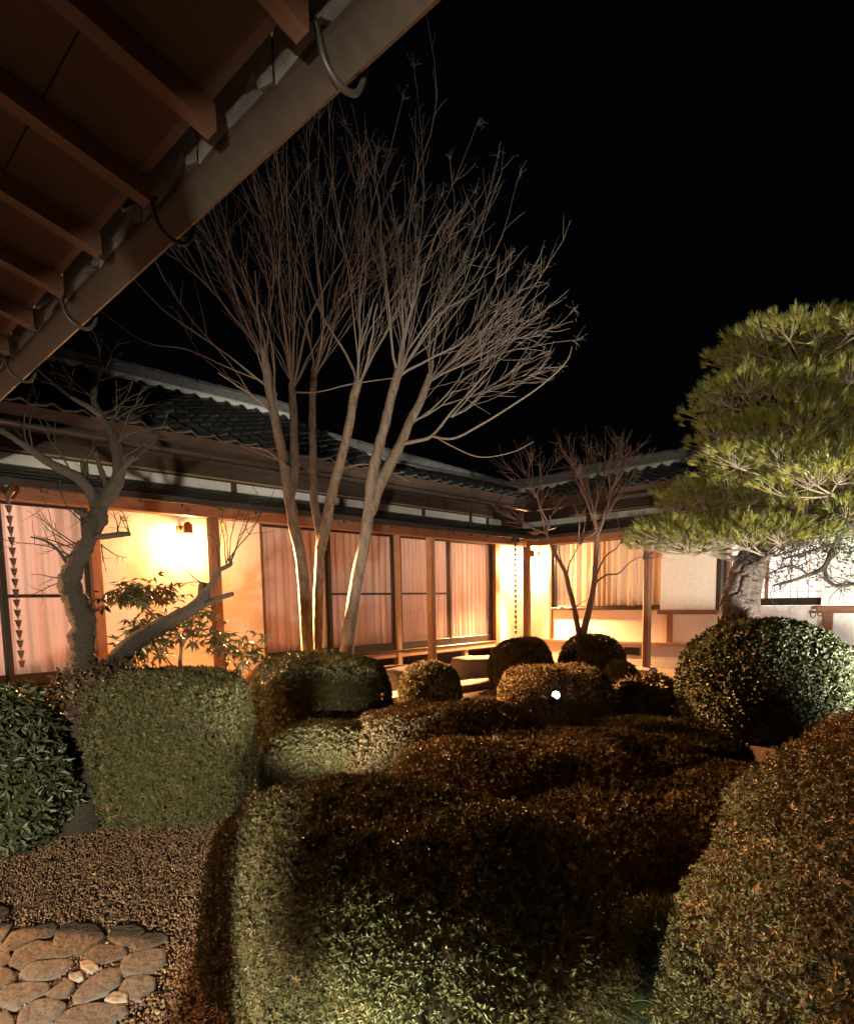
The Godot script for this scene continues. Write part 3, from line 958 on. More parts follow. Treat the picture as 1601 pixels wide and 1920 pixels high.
# ---------------------------------------------------------------- plants
func make_cluster(leaves: int, long: float, wide: float, seed_: int, lift0 := 0.35, lift1 := 1.1) -> ArrayMesh:   # a whorl of small folded leaves
	rng.seed = seed_
	var b := MB.new()
	for k in leaves:
		var a := TAU * (k + rng.randf_range(-0.3, 0.3)) / leaves
		var e := rng.randf_range(lift0, lift1)
		var d := Vector3(cos(a) * cos(e), sin(e), sin(a) * cos(e))
		var s := d.cross(Vector3.UP).normalized().rotated(d, rng.randf_range(-0.5, 0.5))
		var up := s.cross(d)
		var l := long * rng.randf_range(0.75, 1.15)
		var base := d * l * 0.08 + Vector3(0, rng.randf_range(-0.3, 0.2) * l, 0)
		var midl := base + d * l * 0.5 + s * wide / 2 + up * wide * 0.16
		var midr := base + d * l * 0.5 - s * wide / 2 + up * wide * 0.16
		var tip := base + d * l - up * l * 0.12
		b.tri(base, tip, midl)
		b.tri(base, midr, tip)
	return b.mesh()


func clipped_shrub(called: String, label: String, category: String, group: String, c: Vector3, a: float, bz: float, h: float, turn: float, square: float, cluster: Array, mat: Material, count: int, size: float, tones: Array, seed_: int, fuzz := 0.10, lumpy := 0.05) -> Node3D:
	var t := thing(called, label, category, c, turn, group)
	var eye := Vector3(0, 1.3, 0)
	var y0 := h * 0.38
	var radius := func(d: Vector3) -> float:
		var hy := h - y0 if d.y > 0 else y0 * 1.15
		var r := pow(pow(absf(d.x) / a, square) + pow(absf(d.y) / hy, square) + pow(absf(d.z) / bz, square), -1.0 / square)
		var p: Vector3 = d * r + c
		return r * (1.0 + lumpy * lump.get_noise_3dv(p * 1.6) * 1.6 + lumpy * 0.6 * lump.get_noise_3dv(p * 5.0))
	var core := PackedVector3Array()
	var cols := 33
	var rows := 17
	for r in rows:
		var th := PI * r / (rows - 1)
		for k in cols:
			var ph := TAU * k / (cols - 1)
			var d := Vector3(sin(th) * cos(ph), -cos(th), -sin(th) * sin(ph)).normalized()
			var q: Vector3 = d * radius.call(d) * (1.0 - fuzz * 1.35) + Vector3(0, y0, 0)
			q.y = maxf(q.y, -0.03)
			core.append(q)
	var b := MB.new()
	b.grid(core, cols, rows)
	part("inner_twigs", b.mesh(), M.shrub_core, t)
	rng.seed = seed_
	var sets := []
	for k in cluster.size():
		sets.append([[], PackedColorArray()])
	var made := 0
	var tries := 0
	var basis_turn := Basis(Vector3.UP, turn)
	while made < count and tries < count * 6:
		tries += 1
		var u := Vector3(rng.randfn(), rng.randfn(), rng.randfn()).normalized()
		var d := Vector3(u.x * a, u.y * (h - y0), u.z * bz).normalized()
		var r: float = radius.call(d)
		var q := d * r
		var hy := h - y0 if d.y > 0 else y0 * 1.15
		var m := Vector3(signf(q.x) * pow(absf(q.x) / a, square - 1) / a, signf(q.y) * pow(absf(q.y) / hy, square - 1) / hy, signf(q.z) * pow(absf(q.z) / bz, square - 1) / bz).normalized()
		var w: Vector3 = basis_turn * (q + Vector3(0, y0, 0)) + c
		if w.y < 0.01 or (basis_turn * m).dot((eye - w).normalized()) < -0.45:
			continue
		var deep := pow(rng.randf(), 1.7)
		q *= 1.0 - deep * fuzz + (rng.randf_range(0.005, 0.035) if rng.randf() < 0.05 else 0.0)
		if lump.get_noise_3dv(w * 8.0) < -0.42 and rng.randf() < 0.8:
			continue
		var y := (m + Vector3(rng.randfn(0, 0.42), rng.randfn(0, 0.42) + 0.25, rng.randfn(0, 0.42))).normalized()
		var x := y.cross(Vector3(rng.randfn(), rng.randfn(), rng.randfn())).normalized()
		var s := size * rng.randf_range(0.7, 1.3)
		var k := rng.randi() % cluster.size()
		sets[k][0].append(Transform3D(Basis(x * s, y * s, x.cross(y) * s), q + Vector3(0, y0, 0)))
		var f := clampf(rng.randf() + 0.35 * lump.get_noise_3dv(w * 3.0), 0, 1)
		var tone: Color = tones[0].lerp(tones[1], f)
		if tones.size() > 2 and rng.randf() < 0.05:
			tone = tones[2]
		var lum := rng.randf_range(0.75, 1.25)
		sets[k][1].append(Color(tone.r * lum, tone.g * lum, tone.b * lum))
		made += 1
	for k in cluster.size():
		copies("foliage", cluster[k], mat, t, sets[k][0], sets[k][1])
	return t


func offshoot(b: MB, start: Vector3, dir: Vector3, long: float, r0: float, r1: float, bend: float, up: float, sides: int, steps := 6) -> Array:   # one wandering branch; returns its path
	var path := [start]
	var d := dir.normalized()
	var p := start
	for k in steps:
		d = (d + Vector3(rng.randfn(0, bend), rng.randfn(0, bend) + up, rng.randfn(0, bend))).normalized()
		p += d * long / steps
		path.append(p)
	b.tube(path, taper(path.size(), r0, r1, 0.9), sides, false)
	return path


func bead(b: MB, at: Vector3, r: float) -> void:
	var p := [Vector3(r, 0, 0), Vector3(0, 0, -r), Vector3(-r, 0, 0), Vector3(0, 0, r)]
	for k in 4:
		b.tri(at + p[k], at + p[(k + 1) % 4], at + Vector3(0, r * 1.3, 0))
		b.tri(at + p[(k + 1) % 4], at + p[k], at - Vector3(0, r, 0))


func fan(t: Node3D, shoots: MB, twigs: MB, from: Vector3, count: int, lean0: float, lean1: float, long0: float, long1: float, depth: float, r0: float, twiggy: int) -> void:
	# shoots spread like a fan: lean is degrees from upright, to the right positive
	var limbs := []
	for k in maxi(3, int(count / 4.0)):   # stout forks first, shoots spring from along them
		var a := deg_to_rad(lerpf(lean0, lean1, (k + rng.randf()) / maxi(3, int(count / 4.0))))
		var d := ACROSS * sin(a) + Vector3.UP * cos(a) + AWAY * rng.randf_range(-depth, depth)
		limbs.append(offshoot(shoots, from - Vector3(0, 0.04, 0), d, long1 * rng.randf_range(0.28, 0.5), r0 * 1.9, r0 * 0.8, 0.12, 0.03, 6, 6))
	for k in count:
		var f := clampf((k + rng.randf()) / count + rng.randfn(0, 0.16), -0.2, 1.2)
		var a := deg_to_rad(lerpf(lean0, lean1, f))
		var d := ACROSS * sin(a) + Vector3.UP * cos(a) + AWAY * rng.randf_range(-depth, depth)
		var limb: Array = limbs[clampi(int(f * limbs.size() + rng.randfn(0, 0.6)), 0, limbs.size() - 1)]
		var root_at := rng.randi_range(0, 6)
		var start: Vector3 = limb[root_at]
		var long := rng.randf_range(long0, long1) * (1.0 - 0.05 * root_at) * rng.randf_range(0.82, 1.1)
		var r := r0 * rng.randf_range(0.45, 1.0) * sqrt(long / 2.0)
		var path := offshoot(shoots, start, d, long, r, 0.0018, rng.randf_range(0.05, 0.15), 0.03, 5, 9)
		for j in twiggy:
			var at := rng.randf_range(0.25, 0.98)
			var s := at * (path.size() - 1)
			var i0 := mini(int(s), path.size() - 2)
			var p: Vector3 = path[i0].lerp(path[i0 + 1], s - i0)
			var along: Vector3 = (path[i0 + 1] - path[i0]).normalized()
			var side := along.cross(Vector3(rng.randfn(), rng.randfn(), rng.randfn())).normalized()
			var tw := offshoot(twigs, p, along + side * rng.randf_range(0.3, 0.9), rng.randf_range(0.12, 0.55) * (1.15 - at * 0.6), 0.0034, 0.0016, 0.10, 0.06, 3, 4)
			if rng.randf() < 0.22 and at > 0.6:
				for q in 4:
					bead(twigs, tw[-1] + Vector3(rng.randfn(), rng.randfn(), rng.randfn()) * 0.02, rng.randf_range(0.003, 0.0055))
		if rng.randf() < 0.5:
			for q in 9:
				var e: Vector3 = path[-1] + Vector3(rng.randfn(), rng.randfn(), rng.randfn()) * 0.04
				twigs.tube([path[-1] - (path[-1] - path[-2]) * rng.randf_range(0, 0.3), e], [0.0015, 0.001], 3, false)
				bead(twigs, e, rng.randf_range(0.003, 0.0055))


func crape_myrtle() -> void:
	var t := thing("bare_tree", "tall leafless tree of several smooth pale trunks and a broom of long shoots", "tree", Vector3.ZERO)
	rng.seed = 4
	var trunks := [
		[[Vector3(-5.418, 0.345, -3.876), Vector3(-5.441, 0.781, -3.913), Vector3(-5.514, 1.664, -3.937), Vector3(-5.578, 2.080, -3.906), Vector3(-5.646, 2.508, -3.886), Vector3(-5.690, 2.789, -3.883), Vector3(-5.746, 3.071, -3.868), Vector3(-5.802, 3.353, -3.854), Vector3(-5.859, 3.635, -3.839), Vector3(-5.866, 3.963, -3.808)], 0.072, 0.040],
		[[Vector3(-5.623, 2.462, -3.902), Vector3(-5.646, 2.725, -3.984), Vector3(-5.677, 2.899, -4.007), Vector3(-5.728, 3.289, -4.054), Vector3(-5.790, 3.659, -4.087)], 0.058, 0.036],
		[[Vector3(-5.412, 0.328, -4.017), Vector3(-5.440, 0.771, -4.051), Vector3(-5.473, 1.380, -4.103), Vector3(-5.498, 1.766, -4.160), Vector3(-5.528, 2.027, -4.194), Vector3(-5.606, 2.378, -4.197), Vector3(-5.667, 2.747, -4.244), Vector3(-5.704, 3.043, -4.278), Vector3(-5.754, 3.439, -4.325), Vector3(-5.804, 3.910, -4.412)], 0.064, 0.034],
		[[Vector3(-5.500, 1.881, -4.174), Vector3(-5.455, 2.137, -4.223), Vector3(-5.417, 2.431, -4.271), Vector3(-5.362, 2.712, -4.334), Vector3(-5.303, 2.991, -4.400), Vector3(-5.260, 3.246, -4.448), Vector3(-5.247, 3.455, -4.489), Vector3(-5.204, 3.646, -4.528)], 0.06, 0.042],
		[[Vector3(-5.001, 0.367, -3.996), Vector3(-4.985, 0.822, -4.073), Vector3(-4.967, 1.463, -4.205), Vector3(-4.943, 1.920, -4.318), Vector3(-4.934, 2.291, -4.390), Vector3(-4.935, 2.607, -4.447), Vector3(-4.910, 2.902, -4.525), Vector3(-4.885, 3.126, -4.593), Vector3(-4.864, 3.448, -4.684), Vector3(-4.821, 3.714, -4.760)], 0.076, 0.042],
		[[Vector3(-4.927, 2.235, -4.389), Vector3(-4.907, 2.508, -4.515), Vector3(-4.868, 2.768, -4.657), Vector3(-4.837, 2.986, -4.784), Vector3(-4.816, 3.226, -4.907), Vector3(-4.780, 3.468, -5.042), Vector3(-4.758, 3.742, -5.170)], 0.064, 0.036],
	]
	for q in trunks:
		var b := gnarled(q[0], q[1], q[2], 0.010, 14, 7)
		part("trunk", b.mesh(), M.smooth_bark, t)
	var limbs := MB.new()
	for q in [
		[[Vector3(-4.841, 2.975, -4.779), Vector3(-4.651, 2.975, -4.821), Vector3(-4.497, 3.014, -4.902), Vector3(-4.341, 3.217, -5.008), Vector3(-4.172, 3.427, -5.127), Vector3(-3.994, 3.649, -5.256)], 0.022, 0.006],
		[[Vector3(-4.496, 3.008, -4.902), Vector3(-4.266, 2.956, -4.974), Vector3(-4.042, 3.073, -5.133), Vector3(-3.785, 3.251, -5.330), Vector3(-3.552, 3.432, -5.506), Vector3(-3.389, 3.651, -5.690), Vector3(-3.351, 3.809, -5.747)], 0.014, 0.004],
		[[Vector3(-4.463, 2.997, -4.932), Vector3(-4.295, 2.881, -5.006), Vector3(-4.056, 2.760, -5.145), Vector3(-3.790, 2.791, -5.332), Vector3(-3.638, 2.895, -5.490)], 0.008, 0.003],
		[[Vector3(-5.782, 3.504, -3.893), Vector3(-5.954, 3.715, -3.691), Vector3(-6.123, 3.923, -3.491), Vector3(-6.371, 4.173, -3.222), Vector3(-6.582, 4.382, -3.050), Vector3(-6.843, 4.745, -2.853)], 0.012, 0.003],
		[[Vector3(-5.850, 3.618, -3.845), Vector3(-6.308, 3.851, -3.651), Vector3(-6.755, 4.102, -3.402), Vector3(-7.206, 4.241, -3.133), Vector3(-7.727, 4.684, -2.840)], 0.009, 0.003],
		[[Vector3(-5.781, 3.573, -4.084), Vector3(-5.517, 3.541, -4.218), Vector3(-5.173, 3.584, -4.411), Vector3(-4.793, 3.624, -4.706)], 0.010, 0.004],
		[[Vector3(-5.650, 2.725, -3.980), Vector3(-5.571, 2.750, -3.782), Vector3(-5.610, 2.854, -3.622), Vector3(-5.730, 2.895, -3.514)], 0.008, 0.003],
		[[Vector3(-5.665, 2.706, -4.241), Vector3(-5.876, 2.848, -4.199), Vector3(-6.139, 2.923, -4.099), Vector3(-6.548, 3.119, -3.878)], 0.008, 0.003],
		[[Vector3(-5.362, 2.712, -4.334), Vector3(-5.279, 2.812, -4.620), Vector3(-5.180, 2.771, -4.846), Vector3(-5.027, 2.636, -5.110)], 0.007, 0.003],
	]:
		var path := smooth(q[0], 5)
		limbs.tube(path, taper(path.size(), q[1], q[2]), 7)
	part("side_limbs", limbs.mesh(), M.shoot_bark, t)
	var shoots := MB.new()
	var twigs := MB.new()
	fan(t, shoots, twigs, Vector3(-5.854, 3.907, -3.811), 22, -42, 14, 1.1, 2.5, 0.35, 0.0082, 7)
	fan(t, shoots, twigs, Vector3(-5.790, 3.280, -3.855), 8, -38, 8, 1.2, 2.2, 0.4, 0.0068, 6)
	fan(t, shoots, twigs, Vector3(-5.784, 3.636, -4.089), 22, -22, 32, 1.4, 2.9, 0.35, 0.0082, 7)
	fan(t, shoots, twigs, Vector3(-5.805, 3.851, -4.403), 18, -16, 36, 1.4, 2.8, 0.35, 0.0074, 7)
	fan(t, shoots, twigs, Vector3(-5.207, 3.629, -4.522), 22, -22, 42, 1.3, 2.7, 0.4, 0.0082, 7)
	fan(t, shoots, twigs, Vector3(-4.825, 3.697, -4.755), 25, -14, 58, 1.3, 2.6, 0.4, 0.0082, 7)
	fan(t, shoots, twigs, Vector3(-4.832, 3.686, -4.746), 2, 2, 14, 3.4, 4.1, 0.1, 0.0088, 9)
	fan(t, shoots, twigs, Vector3(-4.761, 3.725, -5.164), 23, 4, 68, 1.1, 2.0, 0.4, 0.0074, 8)
	fan(t, shoots, twigs, Vector3(-4.805, 3.254, -4.921), 10, 30, 80, 0.9, 1.7, 0.35, 0.0061, 6)
	fan(t, shoots, twigs, Vector3(-4.334, 3.228, -5.016), 8, 35, 85, 0.8, 1.4, 0.3, 0.0047, 5)
	part("shoots", shoots.mesh(), M.shoot_bark, t, Vector3.ZERO, true)
	part("twigs", twigs.mesh(), M.shoot_bark, t, Vector3.ZERO, true)


func maple() -> void:
	var t := thing("bare_tree", "small leafless maple forked low in front of the yellow curtained window", "tree", Vector3.ZERO)
	rng.seed = 11
	for q in [
		[[Vector3(-4.544, 0.387, -8.024), Vector3(-4.563, 0.734, -8.054), Vector3(-4.630, 1.137, -8.046), Vector3(-4.710, 1.470, -8.015), Vector3(-4.757, 1.702, -7.975), Vector3(-4.855, 1.949, -7.874), Vector3(-4.933, 2.238, -7.771)], 0.05, 0.018],
		[[Vector3(-4.504, 0.386, -8.062), Vector3(-4.523, 0.733, -8.091), Vector3(-4.492, 1.117, -8.201), Vector3(-4.467, 1.511, -8.306), Vector3(-4.478, 1.961, -8.384), Vector3(-4.492, 2.243, -8.437), Vector3(-4.555, 2.495, -8.439)], 0.062, 0.024],
	]:
		part("trunk", gnarled(q[0], q[1], q[2], 0.008, 12, 6).mesh(), M.maple_bark, t)
	var b := MB.new()
	for q in [
		[[Vector3(-4.445, 1.525, -8.329), Vector3(-4.300, 1.628, -8.355), Vector3(-4.148, 1.646, -8.431), Vector3(-4.006, 1.807, -8.518), Vector3(-3.856, 1.884, -8.602)], 0.017, 0.004],
		[[Vector3(-4.450, 1.619, -8.337), Vector3(-4.437, 1.791, -8.455), Vector3(-4.376, 1.930, -8.531), Vector3(-4.284, 2.021, -8.631), Vector3(-4.239, 2.129, -8.688)], 0.017, 0.006],
		[[Vector3(-4.739, 1.587, -8.004), Vector3(-4.674, 1.774, -7.952), Vector3(-4.591, 1.959, -7.987), Vector3(-4.518, 2.105, -8.006)], 0.014, 0.005],
		[[Vector3(-4.768, 1.703, -7.993), Vector3(-4.877, 1.904, -8.055), Vector3(-4.902, 2.060, -8.052)], 0.012, 0.005],
		[[Vector3(-4.490, 2.204, -8.434), Vector3(-4.408, 2.349, -8.421), Vector3(-4.355, 2.617, -8.507), Vector3(-4.341, 2.886, -8.557)], 0.02, 0.008],
		[[Vector3(-4.933, 2.238, -7.771), Vector3(-4.931, 2.390, -7.794), Vector3(-5.008, 2.582, -7.747), Vector3(-5.071, 2.813, -7.719)], 0.014, 0.006],
		[[Vector3(-4.637, 1.160, -8.042), Vector3(-4.511, 1.236, -8.033), Vector3(-4.432, 1.273, -8.043), Vector3(-4.377, 1.325, -8.034)], 0.008, 0.003],
		[[Vector3(-4.630, 1.137, -8.046), Vector3(-4.702, 1.165, -7.843), Vector3(-4.818, 1.230, -7.673), Vector3(-4.890, 1.338, -7.550)], 0.007, 0.003],
	]:
		var path := smooth(q[0], 5)
		b.tube(path, taper(path.size(), q[1], q[2]), 7)
	part("limbs", b.mesh(), M.maple_bark, t)
	var shoots := MB.new()
	var twigs := MB.new()
	for q in [[Vector3(-4.555, 2.480, -8.438), 10, -32, 18, 0.8, 1.35], [Vector3(-4.486, 2.242, -8.443), 6, -30, 40, 0.7, 1.2], [Vector3(-4.340, 2.871, -8.556), 8, -18, 30, 0.5, 0.95], [Vector3(-4.353, 2.579, -8.504), 6, 0, 50, 0.5, 0.9], [Vector3(-5.069, 2.790, -7.717), 7, -45, 25, 0.35, 0.8], [Vector3(-4.936, 2.276, -7.774), 6, -70, 30, 0.4, 0.9], [Vector3(-4.239, 2.129, -8.688), 4, -10, 70, 0.2, 0.5], [Vector3(-3.856, 1.884, -8.602), 3, 0, 100, 0.2, 0.4], [Vector3(-4.518, 2.105, -8.006), 4, -20, 50, 0.4, 0.8]]:
		fan(t, shoots, twigs, q[0], q[1], q[2], q[3], q[4], q[5], 0.4, 0.009, 7)
	part("shoots", shoots.mesh(), M.maple_bark, t, Vector3.ZERO, true)
	part("twigs", twigs.mesh(), M.maple_bark, t, Vector3.ZERO, true)


func plum() -> void:
	var t := thing("plum_tree", "gnarled old plum tree with crooked rough trunk and sawn leaning limb", "tree", Vector3.ZERO)
	rng.seed = 21
	var k := [
		["trunk", [Vector3(-3.891, -0.130, -1.134), Vector3(-3.895, 0.019, -1.151), Vector3(-3.983, 0.351, -1.195), Vector3(-4.075, 0.719, -1.255), Vector3(-4.128, 0.949, -1.306), Vector3(-4.165, 1.101, -1.319), Vector3(-4.208, 1.265, -1.329), Vector3(-4.271, 1.401, -1.315), Vector3(-4.283, 1.478, -1.315), Vector3(-4.265, 1.577, -1.359), Vector3(-4.250, 1.670, -1.400), Vector3(-4.245, 1.771, -1.446), Vector3(-4.252, 1.867, -1.480), Vector3(-4.260, 1.953, -1.497)], 0.13, 0.041, 0.04],
		["limb", [Vector3(-4.259, 1.936, -1.496), Vector3(-4.258, 2.009, -1.466), Vector3(-4.243, 2.067, -1.419), Vector3(-4.241, 2.117, -1.358), Vector3(-4.276, 2.163, -1.263), Vector3(-4.311, 2.236, -1.170), Vector3(-4.342, 2.307, -1.081), Vector3(-4.389, 2.373, -0.977)], 0.042, 0.012, 0.012],
		["limb", [Vector3(-4.259, 1.936, -1.496), Vector3(-4.233, 2.012, -1.559), Vector3(-4.218, 2.120, -1.616), Vector3(-4.232, 2.228, -1.631), Vector3(-4.274, 2.350, -1.635), Vector3(-4.329, 2.449, -1.625), Vector3(-4.395, 2.542, -1.602), Vector3(-4.459, 2.664, -1.586), Vector3(-4.468, 2.800, -1.625), Vector3(-4.476, 2.898, -1.657)], 0.05, 0.011, 0.014],
		["limb", [Vector3(-4.390, 2.532, -1.606), Vector3(-4.405, 2.583, -1.544), Vector3(-4.461, 2.636, -1.470), Vector3(-4.506, 2.703, -1.396), Vector3(-4.612, 2.827, -1.313)], 0.022, 0.006, 0.008],
		["limb", [Vector3(-4.088, 0.892, -1.405), Vector3(-4.187, 0.977, -1.530), Vector3(-4.196, 1.086, -1.675), Vector3(-4.182, 1.162, -1.809), Vector3(-4.150, 1.241, -1.947), Vector3(-4.121, 1.301, -2.051), Vector3(-4.106, 1.363, -2.102), Vector3(-4.132, 1.445, -2.116)], 0.058, 0.036, 0.018],
		["limb", [Vector3(-4.134, 1.283, -2.037), Vector3(-4.081, 1.303, -2.090), Vector3(-4.016, 1.346, -2.157), Vector3(-3.945, 1.377, -2.228)], 0.026, 0.012, 0.008],
		["limb", [Vector3(-4.089, 1.392, -2.095), Vector3(-4.036, 1.457, -2.126), Vector3(-3.984, 1.535, -2.158), Vector3(-3.923, 1.577, -2.207), Vector3(-3.931, 1.614, -2.205)], 0.018, 0.012, 0.006],
		["limb", [Vector3(-4.236, 1.744, -1.450), Vector3(-4.104, 1.734, -1.463), Vector3(-3.997, 1.738, -1.509), Vector3(-3.927, 1.740, -1.548)], 0.018, 0.014, 0.006],
		["limb", [Vector3(-4.268, 1.872, -1.438), Vector3(-4.248, 1.885, -1.389), Vector3(-4.240, 1.901, -1.358)], 0.018, 0.014, 0.004],
		["limb", [Vector3(-4.219, 2.144, -1.618), Vector3(-4.105, 2.202, -1.637), Vector3(-4.011, 2.229, -1.660)], 0.02, 0.014, 0.006],
		["limb", [Vector3(-4.234, 2.023, -1.560), Vector3(-4.264, 2.125, -1.545), Vector3(-4.291, 2.210, -1.531), Vector3(-4.310, 2.285, -1.524)], 0.02, 0.012, 0.006],
		["limb", [Vector3(-4.300, 1.571, -1.311), Vector3(-4.286, 1.659, -1.254), Vector3(-4.286, 1.707, -1.191), Vector3(-4.316, 1.728, -1.124)], 0.012, 0.005, 0.003],
	]
	for q in k:
		part(q[0], gnarled(q[1], q[2], q[3], q[4], 44 if q[2] > 0.04 else 20, 26 if q[2] > 0.04 else 12, 0.4 if q[0] == "trunk" else 0.85).mesh(), M.plum_bark, t)
	var tw := MB.new()
	for q in [
		[Vector3(-4.261, 1.662, -1.360), Vector3(-0.55, 0.35, 0.4), 0.35], [Vector3(-4.253, 1.695, -1.372), Vector3(-0.7, 0.1, 0.4), 0.4], [Vector3(-4.265, 1.603, -1.348), Vector3(-0.6, 0.5, 0.6), 0.5], [Vector3(-4.258, 1.513, -1.316), Vector3(-0.5, -0.1, 0.5), 0.28],
		[Vector3(-4.231, 1.779, -1.432), Vector3(-0.3, 0.7, 0.3), 0.35], [Vector3(-3.927, 1.740, -1.548), Vector3(-0.1, 0.9, 0.1), 0.15], [Vector3(-4.002, 1.738, -1.505), Vector3(0.0, 0.8, -0.4), 0.16], [Vector3(-4.146, 1.691, -1.460), Vector3(0.3, -0.8, -0.3), 0.18],
		[Vector3(-3.931, 1.614, -2.205), Vector3(0.35, 1.0, -0.35), 0.55], [Vector3(-3.942, 1.570, -2.189), Vector3(0.1, 1.0, -0.1), 0.4], [Vector3(-3.984, 1.535, -2.158), Vector3(0.1, 1.0, 0.2), 0.3], [Vector3(-3.924, 1.584, -2.207), Vector3(0.7, 1.0, -0.7), 0.5], [Vector3(-4.132, 1.445, -2.116), Vector3(-0.8, 0.5, 0.6), 0.35],
		[Vector3(-4.241, 2.117, -1.358), Vector3(-0.2, 0.9, 0.2), 0.3], [Vector3(-4.276, 2.163, -1.263), Vector3(-0.5, 0.7, 0.4), 0.35], [Vector3(-4.311, 2.236, -1.170), Vector3(-0.3, 0.9, 0.2), 0.4], [Vector3(-4.249, 2.059, -1.426), Vector3(0.1, 0.9, 0), 0.25],
		[Vector3(-4.329, 2.449, -1.625), Vector3(0.3, 0.6, -0.3), 0.35], [Vector3(-4.274, 2.350, -1.635), Vector3(0.6, 0.4, -0.5), 0.45], [Vector3(-4.395, 2.542, -1.602), Vector3(0.6, 0.1, -0.4), 0.4], [Vector3(-4.459, 2.664, -1.586), Vector3(-0.5, 0.6, 0.3), 0.4], [Vector3(-4.476, 2.898, -1.657), Vector3(0.1, 1, 0), 0.25],
		[Vector3(-4.232, 2.228, -1.631), Vector3(0.6, 0.5, -0.6), 0.4], [Vector3(-4.506, 2.703, -1.396), Vector3(-0.4, 0.3, 0.4), 0.4], [Vector3(-4.461, 2.636, -1.470), Vector3(-0.3, 0.8, 0.2), 0.35], [Vector3(-4.346, 2.484, -1.614), Vector3(0.7, -0.1, -0.5), 0.35], [Vector3(-4.467, 2.782, -1.623), Vector3(0.5, 0.5, -0.3), 0.3],
	]:
		for j in 2:
			var path := offshoot(tw, q[0], q[1] + Vector3(rng.randfn(), rng.randfn(), rng.randfn()) * 0.15, q[2] * rng.randf_range(0.7, 1.2), 0.0048, 0.0016, 0.16, 0.02, 4, 6)
			for m in 3:
				var p: Vector3 = path[rng.randi_range(2, 5)]
				offshoot(tw, p, q[1] + Vector3(rng.randfn(), rng.randfn(), rng.randfn()) * 0.6, q[2] * 0.35, 0.0022, 0.0012, 0.2, 0.04, 3, 3)
	part("twigs", tw.mesh(), M.plum_bark, t, Vector3.ZERO, true)


func leafy(called: String, label: String, category: String, stems: Array, leaf: ArrayMesh, mat: Material, count: int, spread: float, size: float, tones: Array, seed_: int, single := false) -> Node3D:   # stems with leaves scattered round their upper parts
	var t := thing(called, label, category)
	rng.seed = seed_
	var b := MB.new()
	var paths := []
	for q in stems:
		var path := smooth(q[0], 4)
		b.tube(path, taper(path.size(), q[1], q[1] * 0.35), 6)
		paths.append(path)
	part("stem", b.mesh(), M.maple_bark, t)
	var places := []
	var colors := PackedColorArray()
	for k in count:
		var path: Array = paths[rng.randi() % paths.size()]
		var p: Vector3 = path[rng.randi_range(int(path.size() * 0.45), path.size() - 1)] + Vector3(rng.randfn(), rng.randfn() * 0.6, rng.randfn()) * spread
		var yaw := rng.randf() * TAU
		var y := Vector3(rng.randfn(0, 0.35), 1, rng.randfn(0, 0.35)).normalized()
		var x := y.cross(Vector3(cos(yaw), 0, sin(yaw))).normalized()
		var s := size * rng.randf_range(0.7, 1.25)
		places.append(Transform3D(Basis(x * s, y * s, x.cross(y) * s), p))
		var lum := rng.randf_range(0.7, 1.3)
		var c: Color = tones[0].lerp(tones[1], rng.randf())
		colors.append(Color(c.r * lum, c.g * lum, c.b * lum))
	copies("foliage", leaf, mat, t, places, colors)
	return t


func make_tuft(seed_: int) -> ArrayMesh:   # an upright bundle of pine needles
	rng.seed = seed_
	var b := MB.new()
	for k in 24:
		var a := rng.randf() * TAU
		var e := rng.randf_range(0.05, 0.75)
		var d := Vector3(cos(a) * sin(e), cos(e), sin(a) * sin(e))
		var s := d.cross(Vector3(rng.randfn(), rng.randfn(), rng.randfn())).normalized() * 0.0040
		var base := Vector3(0, rng.randf_range(-0.01, 0.03), 0)
		var tip := base + d * rng.randf_range(0.06, 0.105)
		b.tri(base - s, base + s, tip)
	return b.mesh()


